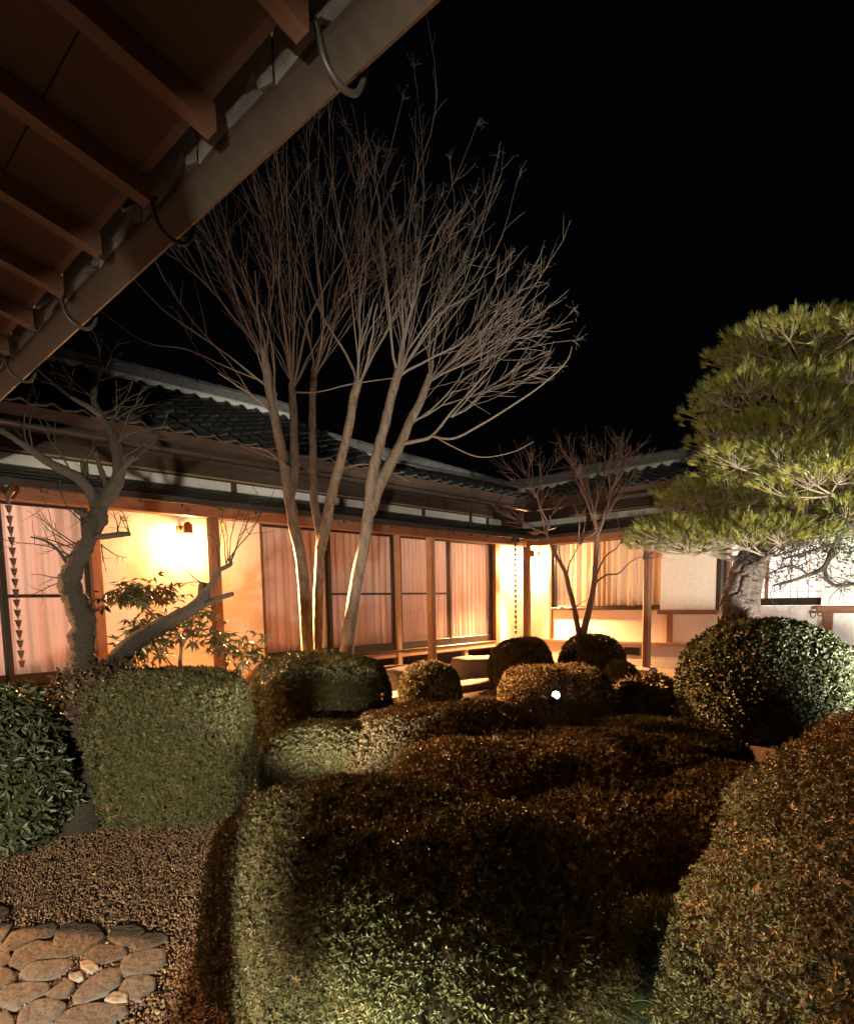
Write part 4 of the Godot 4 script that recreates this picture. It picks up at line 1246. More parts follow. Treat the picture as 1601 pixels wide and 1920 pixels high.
func pine() -> void:
	var t := thing("pine_tree", "large cloud pruned pine with thick plated trunk and tiers of yellow green needles", "tree", Vector3.ZERO)
	# trunk with plated bark in relief
	var path := smooth([Vector3(-2.187, 0.448, -7.356), Vector3(-2.210, 0.951, -7.403), Vector3(-2.216, 1.276, -7.469), Vector3(-2.181, 1.572, -7.584), Vector3(-2.112, 1.872, -7.759), Vector3(-2.014, 2.235, -7.970), Vector3(-1.918, 2.665, -8.189), Vector3(-1.846, 3.162, -8.394), Vector3(-1.840, 3.668, -8.537), Vector3(-1.932, 4.102, -8.510)], 40)
	var b := MB.new()
	b.tube(path, taper(path.size(), 0.235, 0.05, 0.8), 110)
	var plates := FastNoiseLite.new()
	plates.noise_type = FastNoiseLite.TYPE_CELLULAR
	plates.cellular_return_type = FastNoiseLite.RETURN_DISTANCE2_SUB
	plates.frequency = 1.0
	plates.seed = 3
	for k in b.v.size():
		var p := b.v[k]
		var f := plates.get_noise_3d(p.x * 7.0, p.y * 5.0, p.z * 7.0) + 1.0
		b.v[k] += b.n[k] * (smoothstep(0.02, 0.20, f) * 0.05 - 0.03 + lump.get_noise_3dv(p * 20.0) * 0.007)
	var smoothed := MB.new()
	var cols := 111
	var grid := PackedVector3Array()
	for r in path.size():
		for c in cols:
			grid.append(b.v[r * 110 + (c % 110)])
	smoothed.grid(grid, cols, path.size(), true)
	part("trunk", smoothed.mesh(), M.pine_bark, t)
	# pads: centre, half width, half depth, half height, number of clumps
	var pads := [
		[Vector3(-1.932, 4.155, -8.379), 0.95, 0.75, 0.30, 24], [Vector3(-2.205, 3.583, -7.905), 0.70, 0.55, 0.20, 15], [Vector3(-1.572, 3.619, -8.231), 0.55, 0.55, 0.20, 12],
		[Vector3(-2.391, 3.175, -7.812), 0.48, 0.45, 0.14, 8], [Vector3(-1.793, 3.204, -7.897), 0.50, 0.45, 0.20, 10], [Vector3(-1.785, 2.706, -7.491), 0.82, 0.6, 0.18, 20],
		[Vector3(-1.362, 2.457, -7.442), 0.68, 0.55, 0.18, 15], [Vector3(-2.530, 2.468, -7.584), 0.58, 0.55, 0.17, 12], [Vector3(-2.534, 1.994, -7.239), 0.80, 0.65, 0.22, 21],
		[Vector3(-1.934, 1.923, -7.382), 0.55, 0.5, 0.22, 13], [Vector3(-1.520, 3.086, -8.484), 0.42, 0.45, 0.16, 6], [Vector3(-1.913, 2.332, -7.872), 0.5, 0.4, 0.2, 8],
		[Vector3(-1.488, 2.125, -7.692), 0.55, 0.45, 0.16, 9], [Vector3(-2.219, 3.986, -8.223), 0.45, 0.4, 0.16, 7], [Vector3(-1.473, 3.384, -8.431), 0.4, 0.4, 0.16, 6], [Vector3(-2.206, 2.733, -7.512), 0.5, 0.4, 0.16, 8],
	]
	rng.seed = 31
	var tufts := [make_tuft(5), make_tuft(6)]
	for q in pads:
		var c: Vector3 = q[0]
		var places := [[], []]
		var colors := [PackedColorArray(), PackedColorArray()]
		var twigs := MB.new()
		var near: Vector3 = path[0]
		for p in path:
			if absf(p.y - (c.y - 0.25)) < absf(near.y - (c.y - 0.25)):
				near = p
		var root := c + Vector3(0, -q[3] * 0.9, 0)
		var limb := smooth([near, near.lerp(root, 0.45) + Vector3(0, -0.06, 0), root], 6)
		twigs.tube(limb, taper(limb.size(), 0.05, 0.026), 8)
		for k in q[4]:
			# clumps spiral out from the middle of the pad
			var a: float = k * 2.4 + rng.randf() * 0.5
			var rr: float = sqrt((k + 0.4) / q[4]) * rng.randf_range(0.88, 1.06)
			var flat: Vector3 = ACROSS * cos(a) * rr * q[1] + AWAY * sin(a) * rr * q[2]
			var m: Vector3 = c + flat + Vector3(0, q[3] * (sqrt(maxf(0.0, 1.0 - rr * rr * 0.85)) - 0.45) + rng.randfn(0, 0.035), 0)
			var out: Vector3 = flat / maxf(q[1], 0.01)
			var foot: Vector3 = m - Vector3(0, 0.17, 0) - out * 0.12
			var arm := smooth([root, root.lerp(foot, 0.5) + Vector3(rng.randfn(), -0.8, rng.randfn()) * 0.04, foot], 4)
			twigs.tube(arm, taper(arm.size(), 0.016, 0.007), 5, false)
			for j in 46:
				var b1 := rng.randf() * TAU
				var r1 := sqrt(rng.randf()) * 0.23
				var p: Vector3 = m + ACROSS * cos(b1) * r1 + AWAY * sin(b1) * r1 + Vector3(0, 0.11 * sqrt(1.0 - r1 * r1 / 0.056) - 0.10 + rng.randfn(0, 0.035), 0)
				if rng.randf() < 0.25:
					p.y -= rng.randf_range(0.03, 0.13)
				var yv: Vector3 = ((p - foot).normalized() * 1.3 + Vector3(rng.randfn(0, 0.28), 0.45, rng.randfn(0, 0.28)) + out * 0.3).normalized()
				var xv: Vector3 = yv.cross(Vector3(rng.randfn(), 0.1, rng.randfn())).normalized()
				var s := rng.randf_range(0.8, 1.3)
				var w := rng.randi() % 2
				places[w].append(Transform3D(Basis(xv * s, yv * s, xv.cross(yv) * s), p))
				var f := rng.randf()
				colors[w].append(Color(lerpf(0.085, 0.19, f), lerpf(0.092, 0.162, f), lerpf(0.014, 0.022, f)) * rng.randf_range(0.6, 1.2))
				if rng.randf() < 0.36:
					var mid: Vector3 = foot.lerp(p, 0.5) + Vector3(rng.randfn(), -0.5, rng.randfn()) * 0.018
					twigs.tube([foot, mid, p], [0.0042, 0.0032, 0.0024], 4, false)
		part("bough", twigs.mesh(), M.pine_twig, t, Vector3.ZERO, true)
		for w in 2:
			copies("needles", tufts[w], M.needle, t, places[w], colors[w])


func hanging_bough() -> void:
	var t := thing("bare_bough", "dark twisted leafy bough hanging before the bright paper window at the right edge", "branch")
	rng.seed = 37
	var b := MB.new()
	var tw := MB.new()
	for q in [
		[[Vector3(-1.051, 2.104, -7.687), Vector3(-1.249, 1.982, -7.553), Vector3(-1.347, 1.800, -7.504), Vector3(-1.414, 1.576, -7.410), Vector3(-1.528, 1.492, -7.291), Vector3(-1.663, 1.431, -7.156), Vector3(-1.787, 1.391, -7.033)], 0.04, 0.010],
		[[Vector3(-1.414, 1.576, -7.410), Vector3(-1.374, 1.423, -7.400), Vector3(-1.245, 1.376, -7.405), Vector3(-1.053, 1.424, -7.592)], 0.02, 0.010],
		[[Vector3(-1.347, 1.800, -7.504), Vector3(-1.495, 1.754, -7.428), Vector3(-1.644, 1.706, -7.349), Vector3(-1.762, 1.665, -7.232)], 0.018, 0.006],
		[[Vector3(-1.249, 1.982, -7.553), Vector3(-1.382, 2.071, -7.509), Vector3(-1.550, 2.038, -7.414), Vector3(-1.676, 1.926, -7.349)], 0.02, 0.007],
		[[Vector3(-1.528, 1.492, -7.291), Vector3(-1.632, 1.581, -7.206), Vector3(-1.730, 1.568, -7.111), Vector3(-1.825, 1.516, -7.014)], 0.012, 0.005],
	]:
		var path := smooth(q[0], 5)
		b.tube(path, taper(path.size(), q[1], q[2]), 7)
		for k in 34:
			var p: Vector3 = path[rng.randi_range(3, path.size() - 1)]
			var d := ACROSS * rng.randfn(0, 1.0) + Vector3(0, rng.randfn(0.1, 0.7), 0) + AWAY * rng.randfn(0, 0.7)
			var w := offshoot(tw, p, d, rng.randf_range(0.10, 0.30), 0.005, 0.002, 0.35, 0.05, 4, 6)
			for j in 3:
				offshoot(tw, w[rng.randi_range(2, 6)], Vector3(rng.randfn(), rng.randfn() + 0.4, rng.randfn()), rng.randf_range(0.05, 0.13), 0.003, 0.0015, 0.3, 0.1, 3, 3)
	part("limb", b.mesh(), M.plum_bark, t)
	part("twigs", tw.mesh(), M.plum_bark, t, Vector3.ZERO, true)
	var leaf := make_cluster(4, 0.034, 0.016, 9, -0.4, 0.9)
	var places := []
	var colors := PackedColorArray()
	for k in 520:
		var p: Vector3 = Vector3(-1.314, 1.907, -7.551) + ACROSS * rng.randfn(0.12, 0.28) + Vector3(0, rng.randfn(-0.02, 0.22), 0) + AWAY * rng.randfn(0, 0.14)
		var s := rng.randf_range(0.8, 1.5)
		places.append(Transform3D(Basis.from_euler(Vector3(rng.randfn(), rng.randf() * TAU, rng.randfn())).scaled(Vector3.ONE * s), p))
		colors.append(Color(0.03, 0.04, 0.015) * rng.randf_range(0.7, 1.3))
	copies("foliage", leaf, M.leaf, t, places, colors)


func nandina() -> void:
	var t := thing("nandina", "nandina shrub of slender leaflets silhouetted against the lamp lit wall", "shrub")
	rng.seed = 41
	var b := MB.new()
	var ends := []
	for q in [
		[[Vector3(-4.426, 0.808, -2.042), Vector3(-4.430, 0.893, -2.050), Vector3(-4.430, 0.991, -2.063), Vector3(-4.400, 1.091, -2.035), Vector3(-4.505, 1.190, -1.951), Vector3(-4.580, 1.288, -1.892)], 0.018],
		[[Vector3(-4.430, 0.991, -2.063), Vector3(-4.352, 1.090, -2.081), Vector3(-4.329, 1.186, -2.115), Vector3(-4.317, 1.262, -2.138)], 0.012],
		[[Vector3(-4.455, 0.832, -2.017), Vector3(-4.447, 0.907, -1.967), Vector3(-4.508, 0.997, -1.921), Vector3(-4.541, 1.075, -1.901)], 0.009],
		[[Vector3(-4.399, 1.072, -2.034), Vector3(-4.437, 1.134, -1.937), Vector3(-4.536, 1.155, -1.847), Vector3(-4.567, 1.140, -1.747)], 0.006],
		[[Vector3(-4.505, 1.190, -1.951), Vector3(-4.569, 1.347, -1.842), Vector3(-4.602, 1.386, -1.747), Vector3(-4.668, 1.369, -1.683)], 0.005],
		[[Vector3(-4.580, 1.288, -1.892), Vector3(-4.571, 1.373, -1.913), Vector3(-4.531, 1.418, -1.957), Vector3(-4.446, 1.408, -2.036)], 0.006],
		[[Vector3(-4.580, 1.288, -1.892), Vector3(-4.623, 1.397, -1.867), Vector3(-4.663, 1.414, -1.831)], 0.005],
		[[Vector3(-4.352, 1.090, -2.081), Vector3(-4.281, 1.119, -2.152), Vector3(-4.216, 1.063, -2.206), Vector3(-4.169, 0.989, -2.240)], 0.006],
		[[Vector3(-4.216, 1.063, -2.206), Vector3(-4.097, 1.030, -2.244), Vector3(-4.041, 1.024, -2.297), Vector3(-3.948, 1.015, -2.314)], 0.004],
		[[Vector3(-4.226, 0.990, -2.187), Vector3(-4.079, 0.949, -2.251), Vector3(-3.949, 0.928, -2.302), Vector3(-3.865, 0.903, -2.378)], 0.004],
		[[Vector3(-4.422, 0.885, -1.710), Vector3(-4.422, 0.988, -1.724), Vector3(-4.438, 1.069, -1.721)], 0.004], [[Vector3(-4.390, 0.884, -1.741), Vector3(-4.406, 0.977, -1.738), Vector3(-4.389, 1.068, -1.767)], 0.004],
	]:
		var path := smooth(q[0], 4)
		b.tube(path, taper(path.size(), q[1], q[1] * 0.3), 6)
		ends.append(path)
	part("stem", b.mesh(), M.maple_bark, t)
	b = MB.new()
	for k in 5:   # one compound leaf of five pointed leaflets
		var turn := Basis(Vector3.UP, [0.0, 0.75, -0.75, 1.5, -1.5][k])
		var o := Vector3(0, 0, 0.012 if k < 3 else -0.02)
		var w := turn * Vector3(0.010, 0, 0)
		var mid := o + turn * Vector3(0, -0.006, 0.026)
		var tip := o + turn * Vector3(0, -0.026, 0.066)
		b.tri(o, mid + w, tip)
		b.tri(o, tip, mid - w)
	var leaf := b.mesh()
	var tints := []
	for k in 4:
		tints.append(surf("nandina_leaf_%d" % k, [lin(0.035, 0.05, 0.012), lin(0.06, 0.05, 0.014), lin(0.09, 0.035, 0.014), lin(0.045, 0.06, 0.016)][k], 0.45))
		tints[k].cull_mode = BaseMaterial3D.CULL_DISABLED
	for k in 290:
		var path: Array = ends[rng.randi() % ends.size()]
		if path.size() < 9 or rng.randf() < 0.2:
			path = ends[[0, 4, 5, 6, 1, 3][rng.randi() % 6]]
		var p: Vector3 = path[rng.randi_range(int(path.size() * 0.5), path.size() - 1)]
		p += Vector3(rng.randfn() * 0.06, rng.randfn() * 0.035, rng.randfn() * 0.06)
		var o := part("leaf", leaf, tints[rng.randi() % 4], t, p)
		o.rotation = Vector3(rng.randfn(0.25, 0.5), rng.randf() * TAU, rng.randfn(0, 0.4))
		o.scale = Vector3.ONE * rng.randf_range(0.9, 1.5)


func fern() -> void:
	var t := thing("fern", "pale fern frond at the bottom between the two front hedges", "fern", Vector3(-0.760, 0.123, -1.540))
	rng.seed = 51
	for k in 6:
		var b := MB.new()
		var a: float = [0.2, 1.1, 2.2, 3.4, 4.4, 5.4][k]
		var d := Vector3(cos(a), 0, sin(a))
		var s := Vector3(-d.z, 0, d.x)
		var path := []
		for j in 12:
			var f := j / 11.0
			path.append(d * f * 0.2 + Vector3(0, 0.11 * sin(f * 2.4), 0))
		b.tube(path, taper(12, 0.002, 0.0008), 4, false)
		for j in range(2, 12):
			for sg in [-1.0, 1.0]:
				var l := 0.055 * sin(PI * (j / 12.5)) + 0.006
				var p: Vector3 = path[j]
				var e: Vector3 = p + s * sg * l + d * l * 0.35 - Vector3(0, 0.008, 0)
				var w := d * 0.007
				b.tri(p, p.lerp(e, 0.5) + w, e)
				b.tri(p, e, p.lerp(e, 0.5) - w)
		part("frond", b.mesh(), surf("fern_leaf", lin(0.09, 0.11, 0.035), 0.5), t)
	M.fern_leaf.cull_mode = BaseMaterial3D.CULL_DISABLED


# ---------------------------------------------------------------- ground, path and stones
func stone_mesh(outline: Array, height: float, seed_: int) -> ArrayMesh:   # a worn flat stone over an outline of (x, z) points about its middle
	var p: Array = outline.duplicate()
	for pass_ in 2:
		var q := []
		for k in p.size():
			var a: Vector2 = p[k]
			var c: Vector2 = p[(k + 1) % p.size()]
			q.append(a.lerp(c, 0.14))
			q.append(a.lerp(c, 0.86))
		p = q
	var b := MB.new()
	var g := PackedVector3Array()
	var rings := [[1.26, -0.04], [1.25, height * 0.2], [1.23, height * 0.7], [1.15, height * 0.94], [0.9, height], [0.3, height], [0.0, height]]
	for r in rings:
		for k in p.size() + 1:
			var w: Vector2 = p[k % p.size()] * r[0]
			var y: float = r[1] + (lump.get_noise_3d(w.x * 6.0 + seed_ * 11.0, w.y * 6.0, seed_) * 0.02 * minf(height / 0.06, 1.0) if r[1] > 0 else 0.0)
			g.append(Vector3(w.x, y, w.y))
	var area := 0.0
	for k in p.size():
		area += p[k].cross(p[(k + 1) % p.size()])
	b.grid(g, p.size() + 1, rings.size(), area > 0)
	return b.mesh()


func ground_and_path() -> void:
	var b := MB.new()
	var p := PackedVector3Array()
	var cols := 90
	for r in cols:
		for c in cols:
			var x := lerpf(-9.0, 4.0, c / (cols - 1.0))
			var z := lerpf(-12.0, 3.0, r / (cols - 1.0))
			p.append(Vector3(x, 0.011 * lump.get_noise_2d(x * 1.1, z * 1.1) - 0.012, z))
	b.grid(p, cols, cols, true)
	structure("ground", b.mesh(), M.soil)
	b = MB.new()
	b.box(Vector3(-60, -0.5, -60), Vector3(60, -0.12, 60))
	structure("terrain", b.mesh(), M.soil)
	var bed := MB.new()
	var ring := []
	for q in [Vector2(-4.6, -0.2), Vector2(-3.9, -0.62), Vector2(-3.0, -0.86), Vector2(-2.55, -0.98), Vector2(-2.2, -0.92), Vector2(-2.02, -0.74), Vector2(-1.9, -0.55), Vector2(-1.7, -0.2), Vector2(-1.7, 0.4), Vector2(-4.6, 0.4)]:
		ring.append(q)
	var mid := Vector3(-3.0, 0.002, -0.3)
	for k in ring.size():
		var a: Vector2 = ring[k]
		var c: Vector2 = ring[(k + 1) % ring.size()]
		var pa := Vector3(a.x, 0.002, a.y)
		var pc := Vector3(c.x, 0.002, c.y)
		bed.tri(mid, pa, pc)
	var path := structure("path", bed.mesh(), M.soil)
	var mats := [M.stone, M.brown_stone, M.pale_stone]
	var n := 0
	for q in [
		[1, Vector3(-2.747, 0.0, -0.602), [Vector2(-0.092, 0.028), Vector2(-0.052, -0.086), Vector2(0.012, -0.079), Vector2(0.042, -0.044), Vector2(0.026, 0.015), Vector2(0.053, 0.078), Vector2(0.010, 0.088)]],
		[1, Vector3(-2.597, 0.0, -0.726), [Vector2(-0.012, 0.069), Vector2(-0.105, 0.032), Vector2(-0.128, -0.020), Vector2(-0.059, -0.072), Vector2(0.046, -0.071), Vector2(0.092, -0.022), Vector2(0.115, 0.028), Vector2(0.051, 0.056)]],
		[1, Vector3(-2.575, 0.0, -0.596), [Vector2(-0.001, 0.088), Vector2(-0.092, 0.047), Vector2(-0.105, -0.012), Vector2(-0.032, -0.055), Vector2(0.071, -0.083), Vector2(0.075, -0.045), Vector2(0.034, 0.004), Vector2(0.049, 0.057)]],
		[1, Vector3(-2.480, 0.0, -0.868), [Vector2(-0.031, 0.051), Vector2(-0.087, 0.008), Vector2(-0.043, -0.047), Vector2(0.018, -0.053), Vector2(0.066, -0.004), Vector2(0.076, 0.045)]],
		[1, Vector3(-2.362, 0.0, -0.909), [Vector2(-0.022, 0.054), Vector2(-0.062, -0.014), Vector2(-0.016, -0.055), Vector2(0.028, -0.048), Vector2(0.047, 0.008), Vector2(0.025, 0.056)]],
		[1, Vector3(-2.390, 0.0, -0.758), [Vector2(-0.041, 0.055), Vector2(-0.086, -0.002), Vector2(-0.007, -0.057), Vector2(0.046, -0.048), Vector2(0.050, 0.002), Vector2(0.039, 0.051)]],
		[0, Vector3(-2.233, 0.0, -0.832), [Vector2(-0.001, 0.073), Vector2(-0.080, 0.027), Vector2(-0.066, -0.040), Vector2(-0.022, -0.079), Vector2(0.049, -0.048), Vector2(0.083, 0.011), Vector2(0.038, 0.057)]],
		[0, Vector3(-2.446, 0.0, -0.578), [Vector2(-0.038, 0.064), Vector2(-0.075, 0.022), Vector2(-0.031, -0.056), Vector2(0.017, -0.072), Vector2(0.056, -0.030), Vector2(0.056, 0.018), Vector2(0.015, 0.054)]],
		[2, Vector3(-2.354, 0.0, -0.687), [Vector2(-0.046, 0.010), Vector2(-0.031, -0.016), Vector2(0.033, -0.021), Vector2(0.042, 0.008), Vector2(0.001, 0.020)]],
		[0, Vector3(-2.355, 0.0, -0.479), [Vector2(-0.044, 0.052), Vector2(-0.081, 0.018), Vector2(-0.050, -0.039), Vector2(0.005, -0.070), Vector2(0.050, -0.054), Vector2(0.055, -0.003), Vector2(0.067, 0.039), Vector2(-0.001, 0.057)]],
		[0, Vector3(-2.274, 0.0, -0.582), [Vector2(-0.013, 0.045), Vector2(-0.052, -0.017), Vector2(-0.036, -0.032), Vector2(0.007, -0.029), Vector2(0.047, 0.003), Vector2(0.047, 0.030)]],
		[2, Vector3(-2.317, 0.0, -0.633), [Vector2(-0.025, 0.012), Vector2(-0.010, -0.020), Vector2(0.019, -0.016), Vector2(0.019, 0.008), Vector2(-0.003, 0.016)]],
		[0, Vector3(-2.205, 0.0, -0.666), [Vector2(-0.008, 0.062), Vector2(-0.062, 0.007), Vector2(-0.072, -0.057), Vector2(-0.029, -0.083), Vector2(0.030, -0.051), Vector2(0.053, -0.003), Vector2(0.055, 0.055), Vector2(0.032, 0.070)]],
		[0, Vector3(-2.102, 0.0, -0.759), [Vector2(-0.024, 0.045), Vector2(-0.063, 0.010), Vector2(-0.050, -0.037), Vector2(0.006, -0.051), Vector2(0.038, -0.032), Vector2(0.071, 0.027), Vector2(0.022, 0.038)]],
		[2, Vector3(-2.083, 0.0, -0.686), [Vector2(-0.021, 0.029), Vector2(-0.037, -0.006), Vector2(0.007, -0.029), Vector2(0.037, -0.012), Vector2(0.015, 0.018)]],
		[0, Vector3(-2.189, 0.0, -0.487), [Vector2(-0.050, 0.033), Vector2(-0.077, -0.004), Vector2(-0.054, -0.046), Vector2(0.013, -0.063), Vector2(0.045, -0.041), Vector2(0.063, 0.011), Vector2(0.048, 0.053), Vector2(0.012, 0.057)]],
		[0, Vector3(-2.043, 0.0, -0.588), [Vector2(-0.038, 0.091), Vector2(-0.089, 0.019), Vector2(-0.077, -0.022), Vector2(0.007, -0.087), Vector2(0.046, -0.081), Vector2(0.064, -0.029), Vector2(0.095, 0.009), Vector2(-0.007, 0.100)]],
		[0, Vector3(-2.222, 0.0, -0.407), [Vector2(-0.064, 0.005), Vector2(-0.054, -0.014), Vector2(0.005, -0.017), Vector2(0.064, -0.003), Vector2(0.048, 0.029)]],
		[1, Vector3(-2.515, 0.0, -0.463), [Vector2(-0.065, -0.003), Vector2(-0.028, -0.023), Vector2(0.032, -0.028), Vector2(0.050, 0.004), Vector2(0.047, 0.030), Vector2(-0.037, 0.021)]],
		[1, Vector3(-2.665, 0.0, -0.488), [Vector2(-0.082, -0.004), Vector2(-0.037, -0.029), Vector2(0.045, -0.020), Vector2(0.074, 0.020), Vector2(0.001, 0.033)]],
		[1, Vector3(-2.875, 0.0, -0.527), [Vector2(-0.084, -0.005), Vector2(-0.045, -0.055), Vector2(0.045, -0.008), Vector2(0.091, 0.032), Vector2(-0.007, 0.037)]],
		[1, Vector3(-3.074, 0.0, -0.568), [Vector2(-0.092, -0.008), Vector2(0.004, -0.038), Vector2(0.084, 0.013), Vector2(0.003, 0.033)]],
	]:
		part("paving_stone", stone_mesh(q[2], 0.015 if q[0] < 2 else 0.018, n), mats[q[0]], path, q[1])
		var reach := 0.0
		for w in q[2]:
			reach += w.length() / q[2].size()
		stones.append(Vector3(q[1].x, q[1].z, reach * 1.12))
		n += 1


func litter() -> void:   # fallen leaves, crumbs of earth and pebbles on the bare ground
	rng.seed = 61
	var chip := MB.new()
	chip.quad(Vector3(-0.5, 0, -0.3), Vector3(-0.35, 0.22, 0.3), Vector3(0.5, 0.05, 0.25), Vector3(0.4, 0.25, -0.3))
	var crumb := MB.new()
	bead(crumb, Vector3.ZERO, 0.5)
	var sets := [[[], PackedColorArray()], [[], PackedColorArray()]]
	for k in 84000:
		var x := rng.randf_range(-4.3, -1.0)
		var z := rng.randf_range(-2.6, -0.35)
		if k > 76000:
			x = rng.randf_range(-6.6, -0.5)
			z = rng.randf_range(-9.0, -1.5)
		var kind := 0 if rng.randf() < 0.4 else 1
		var on_stone := false
		if z > -1.05 and x < -1.85:
			for q in stones:
				if Vector2(x - q.x, z - q.y).length() < q.z:
					on_stone = true
					break
		if on_stone and rng.randf() < 0.97:
			continue
		var s := rng.randf_range(0.007, 0.018) if kind == 0 else rng.randf_range(0.004, 0.011)
		var basis := Basis.from_euler(Vector3(rng.randfn(0, 0.5), rng.randf() * TAU, rng.randfn(0, 0.5))).scaled(Vector3(s, s, s * rng.randf_range(0.6, 1.0)))
		sets[kind][0].append(Transform3D(basis, Vector3(x, 0.002 + rng.randf() * 0.008, z)))
		var f := rng.randf()
		var c := Color(0.28, 0.15, 0.075).lerp(Color(0.17, 0.12, 0.06), f)
		if rng.randf() < 0.03:
			c = Color(0.42, 0.34, 0.16)
		if kind == 1:
			c = Color(0.27, 0.165, 0.095).lerp(Color(0.15, 0.085, 0.052), f)
		sets[kind][1].append(c * rng.randf_range(0.7, 1.3))
	var t := thing("leaf_litter", "brown fallen leaves and crumbs of earth scattered over the bare ground", "leaf litter")
	t.set_meta("kind", "stuff")
	copies("fallen_leaves", chip.mesh(), M.litter, t, sets[0][0], sets[0][1])
	copies("earth_crumbs", crumb.mesh(), M.litter, t, sets[1][0], sets[1][1])


func _ready() -> void:
	# camera: the photograph is a crop whose optical axis lies below its middle
	var cam := Camera3D.new()
	cam.name = "camera"
	cam.projection = Camera3D.PROJECTION_FRUSTUM
	cam.near = 0.05
	cam.far = 300.0
	cam.size = 0.05 * 1920.0 / 1160.2
	cam.frustum_offset = Vector2(0.0, 0.05 * 0.2432)
	cam.basis = Basis(Vector3(0.72812508, -0.0187745, -0.68518712), Vector3(-0.05404665, 0.99494002, -0.08469544), Vector3(0.6833102, 0.09870094, 0.72342608))
	cam.position = Vector3(0, 1.3, 0)
	add_child(cam)
	cam.current = true
	var env := Environment.new()
	env.background_mode = Environment.BG_SKY
	var sky := ProceduralSkyMaterial.new()
	sky.sky_top_color = Color(0.03, 0.035, 0.05)
	sky.sky_horizon_color = Color(0.04, 0.04, 0.05)
	sky.ground_bottom_color = Color(0.02, 0.02, 0.02)
	sky.ground_horizon_color = Color(0.04, 0.04, 0.05)
	env.sky = Sky.new()
	env.sky.sky_material = sky
	env.background_energy_multiplier = 0.3
	env.tonemap_mode = Environment.TONE_MAPPER_LINEAR
	env.tonemap_exposure = 1.0
	env.sdfgi_enabled = true
	env.ssao_enabled = true
	env.ssil_enabled = true
	var world := WorldEnvironment.new()
	world.name = "world"
	world.environment = env
	add_child(world)

	lump.noise_type = FastNoiseLite.TYPE_SIMPLEX_SMOOTH
	lump.frequency = 1.0
	lump.fractal_octaves = 2
	lump.seed = 9
	make_materials()

	# lamps: two wall lamps in view, one on the near wing, white garden spotlights, lit rooms behind curtains and paper, plus added fill lamps
	wall_lamp("brown capped wall lamp glowing on the plaster beside the left post", Vector3(-7.70, 2.20, -3.66), Vector3(1, 0, 0), 4.5, 0.22, 300.0, -5.0)
	wall_lamp("glowing wall lamp near the inner corner of the two wings", Vector3(-7.29, 2.18, -11.21), Vector3(0, 0, 1), 12.0, 0.28, 240.0, 40.0)
	wall_lamp("warm wall lamp under the near eave outside the picture", Vector3(-6.20, 1.98, 0.46), Vector3(0, 0, -1), 0.3, 0.16, 40.0, -45.0)
	garden_spot("small white spotlight glaring in front of the low flat topped hedge", Vector3(-2.862, 0.450, -4.645), Vector3(-2.267, 3.287, -7.667), 3.0, 30.0, Color(0.93, 0.97, 1.0), 0.6, true, true)
	garden_spot("white spotlight right of the glossy dome shrub aimed at the pine", Vector3(0.35, 0.40, -5.9), Vector3(-2.2, 2.5, -8.8), 44.0, 60.0, Color(1.0, 0.97, 0.9))
	garden_spot("added white spotlight at the far right brightening the white wall", Vector3(1.7, 0.7, -8.7), Vector3(-2.1, 1.3, -11.2), 15.0, 42.0, Color(1.0, 0.98, 0.94))  # added second spot, out of view, whitens the lower right wall
	garden_spot("white spotlight hidden behind the wide low hedge aimed up at the bare tree", Vector3(-2.404, 0.235, -1.731), Vector3(-5.397, 4.753, -4.497), 8.0, 54.0, Color(1.0, 0.93, 0.84), 0.9)
	garden_spot("white floodlight on the veranda behind the viewer", Vector3(1.0, 1.0, 1.5), Vector3(-5.2, 1.3, -5.2), 44.0, 60.0, Color(1.0, 0.95, 0.84), 0.4)
	garden_spot("white spotlight on the ground at the foot of the wide low hedge", Vector3(-0.78, 0.12, -0.38), Vector3(-0.80, 0.30, -1.2), 2.4, 47.0, Color(0.97, 1.0, 0.82), 0.5)
	room_light(Vector3(-9.2, 2.2, -1.0), Color(1.0, 0.84, 0.76), 26.0, "round ceiling lamp in the room behind the left curtains")
	room_light(Vector3(-9.4, 2.3, -9.2), Color(1.0, 0.80, 0.68), 18.0, "added round lamp brightening the curtains behind the four glass doors")  # added unseen lamp, brightens these curtains from behind
	room_light(Vector3(-2.8, 2.2, -12.6), Color(1.0, 0.97, 0.95), 9.0, "round ceiling lamp in the room behind the paper window")

	ground_and_path()
	var tiles := []
	for k in 4:
		tiles.append(make_tile(100 + k))
	left_wing(tiles)
	right_wing(tiles)
	near_wing()
	rain_chain("dark cup rain chain at the left edge before the pink curtains", -6.55, -1.555, 2.36, 0.80)
	rain_chain("dark cup rain chain at the inner corner beside the corner post", -6.55, -9.30, 2.36, 0.66)

	pine()
	hanging_bough()
	crape_myrtle()
	maple()
	plum()

	# clipped shrubs
	var az := [make_cluster(6, 0.026, 0.0105, 1), make_cluster(5, 0.028, 0.011, 2, 0.1, 0.9), make_cluster(6, 0.023, 0.010, 3, 0.5, 1.3)]
	var round_leaf := [make_cluster(5, 0.036, 0.019, 4, 0.0, 0.9), make_cluster(4, 0.038, 0.021, 5, 0.2, 1.1)]
	var big_leaf := [make_cluster(5, 0.06, 0.024, 6, -0.2, 0.8), make_cluster(4, 0.065, 0.027, 7, 0.0, 0.9)]
	var moss := [make_cluster(7, 0.05, 0.004, 8, 0.5, 1.4)]
	var bronze := [Color(0.095, 0.082, 0.028), Color(0.135, 0.088, 0.036), Color(0.2, 0.15, 0.06)]
	var green := [Color(0.055, 0.06, 0.017), Color(0.082, 0.073, 0.025), Color(0.15, 0.13, 0.05)]
	var dark := [Color(0.032, 0.043, 0.014), Color(0.05, 0.056, 0.02), Color(0.10, 0.11, 0.05)]
	var g := "clipped shrubs filling the garden"
